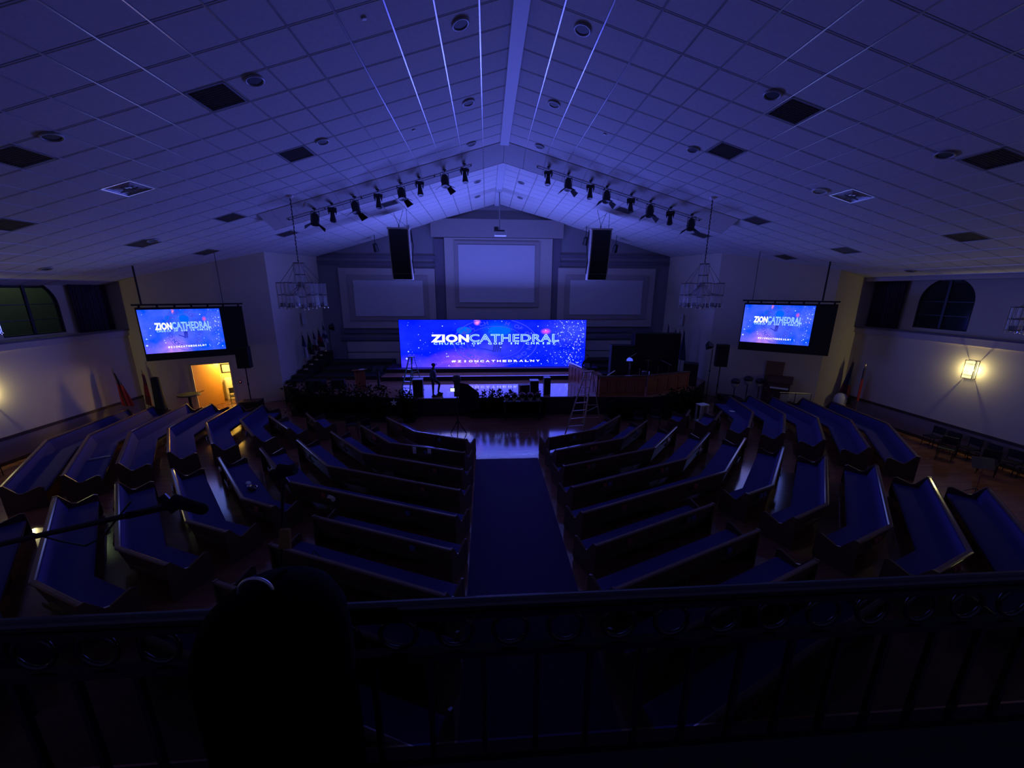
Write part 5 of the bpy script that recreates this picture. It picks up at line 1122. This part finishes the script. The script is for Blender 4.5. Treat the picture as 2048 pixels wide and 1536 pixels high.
for (row, side, sgi, seg, f, l) in ((5, 'L', 1, 0, .55, 'folded papers in the rack of the fifth pew, left wing'), (6, 'L', 1, 0, .15, 'folded papers in the rack of the sixth pew, left wing'), (4, 'R', 0, 1, .5, 'crumpled white paper in the rack of the fourth pew, right wing'), (3, 'R', 0, 1, .55, 'crumpled pale cloth in the rack of the third pew, right wing'), (5, 'L', 1, 1, .3, 'crumpled tissue in the rack of the fifth pew, left of the aisle')):
    q, a = onpew(row, sgi, seg, f, -.075, side); q.z = .70; b = B().ball((0, 0, 0), 1, 10, (.14, .04, .09)); rnd = random.Random(row)
    for v in b.v: v *= rnd.uniform(.75, 1.2)
    o = obj('crumpled_paper', b, PAPER); o.location = q; o.rotation_euler = (0, 0, a); tag(o, l, 'paper')
# cable over the left centre pews
pts = [Vector((XC-5.2, 8.7, .95)), Vector((XC-3.6, 8.3, .62)), Vector((XC-4.3, 7.6, .15)), Vector((XC-4.6, 7.35, .95)), Vector((XC-4.9, 6.7, .4)), Vector((XC-5.4, 6.3, .03)), Vector((XC-6.2, 6.0, .02))]
tag(obj('loose_cable', B().path(pts, .012, 6), DGREY), 'thin loose cable draped over the pews left of the aisle', 'cable')
# ================================================================== FOREGROUND GEAR ON THE BALCONY
bal_floor = 4.85
t = thing('boom_microphone', 'dark microphone on a long boom arm reaching in from the left edge', 'microphone', (0, 0, 0))
Pm = lambda x, y, Yd: py_(x, y, Yd)
a0, a1 = Pm(-60, 1102, 1.5), Pm(345, 1011, 1.5)
obj('boom_arm', B().tube(a0, a1, .012, 8), BLK, t); obj('boom_tip', B().tube(Pm(255, 1031, 1.5), Pm(345, 1011, 1.5), .016, 8), mat('gloss_black', (.01, .01, .012), .12, noise=.1), t)
obj('shock_mount', B().tube(Pm(322, 992, 1.5), Pm(352, 1022, 1.5), .018, 8), BLK, t)
obj('windscreen', B().tube(Pm(345, 1000, 1.5), Pm(405, 1018, 1.5), .026, 14, .024).ball(Pm(405, 1018, 1.5), .024, 10), BLKM, t, smooth=True)
obj('microphone_cable', B().path([Pm(262, 1003, 1.5), Pm(240, 1030, 1.5), Pm(205, 1075, 1.5), Pm(170, 1092, 1.5), Pm(120, 1082, 1.5), Pm(60, 1066, 1.5)], .004, 5), BLK, t)
obj('stand_pole', B().tube(a0, (a0.x, a0.y, a0.z-.9), .014, 8), BLK, t)
b0 = (a0.x, a0.y, bal_floor)
obj('stand_base', B().lathe([(0, 0), (.18, 0), (.18, .03), (0, .04)], 14, b0), BLK, t)
struct('trim_4', B().box((-3.6, .8, 4.65), (-1.0, 1.8, 4.85)), DARKM) if 0 else None
t = thing('clip_microphone', 'small dark microphone on a thin pole with an amber tag behind the railing', 'microphone', (0, 0, 0))
Yd = .78
obj('microphone_body', B().tube(Pm(545, 950, Yd), Pm(590, 938, Yd), .012, 10).tube(Pm(556, 936, Yd), Pm(590, 940, Yd), .010, 8), BLKM, t); obj('swivel', B().tube(Pm(556, 947, Yd), Pm(572, 968, Yd), .009, 8), mat('gloss_black', (.01, .01, .012), .12), t)
obj('thin_pole', B().tube(Pm(566, 960, Yd), Pm(560, 1185, Yd), .0035, 6), BLK, t)
obj('amber_tag', B().sheet(Pm(558, 1060, Yd-.01), Pm(578, 1060, Yd-.01), Pm(580, 1098, Yd-.01), Pm(557, 1098, Yd-.01), (0, .008, 0)), mat('amber', (.35, .20, .04), .5, noise=.1), t)
# domed case on the balcony
Yd = .62; c = Pm(572, 1128, Yd); r = (Pm(700, 1250, Yd).x-Pm(440, 1250, Yd).x)/2
t = thing('domed_case', 'large black dome-topped case with a chrome loop handle in the foreground', 'case', (c.x, Yd-.06, bal_floor))
hh = c.z-bal_floor; CASE = mat('case_black', (.003, .003, .004), .95, noise=.1, spec=.05)
obj('shell', B().lathe([(r*.8, 0), (r*.98, .05), (r, hh-r*1.0), (r*.97, hh-r*.66), (r*.84, hh-r*.33), (r*.6, hh-r*.12), (r*.3, hh-.006), (0, hh)], 32), CASE, t, smooth=True)
obj('loop_handle', B().ring((-.02, 0, hh-.006), .028, .003, 'Y', 20, 6, 0, PI), mat('satin_chrome', (.7, .7, .7), .35, .9, noise=.05), t, smooth=True)
for s_ in (-.35, .35): obj('piping', B().ring((0, 0, hh-r*.95), r*.98, .003, 'X', 24, 5, 0, PI), CASE, t)
struct('balcony_floor', B().box((-4.5, -3, 4.65), (5.5, .80, 4.84)), DARKM).name = 'floor_balcony'
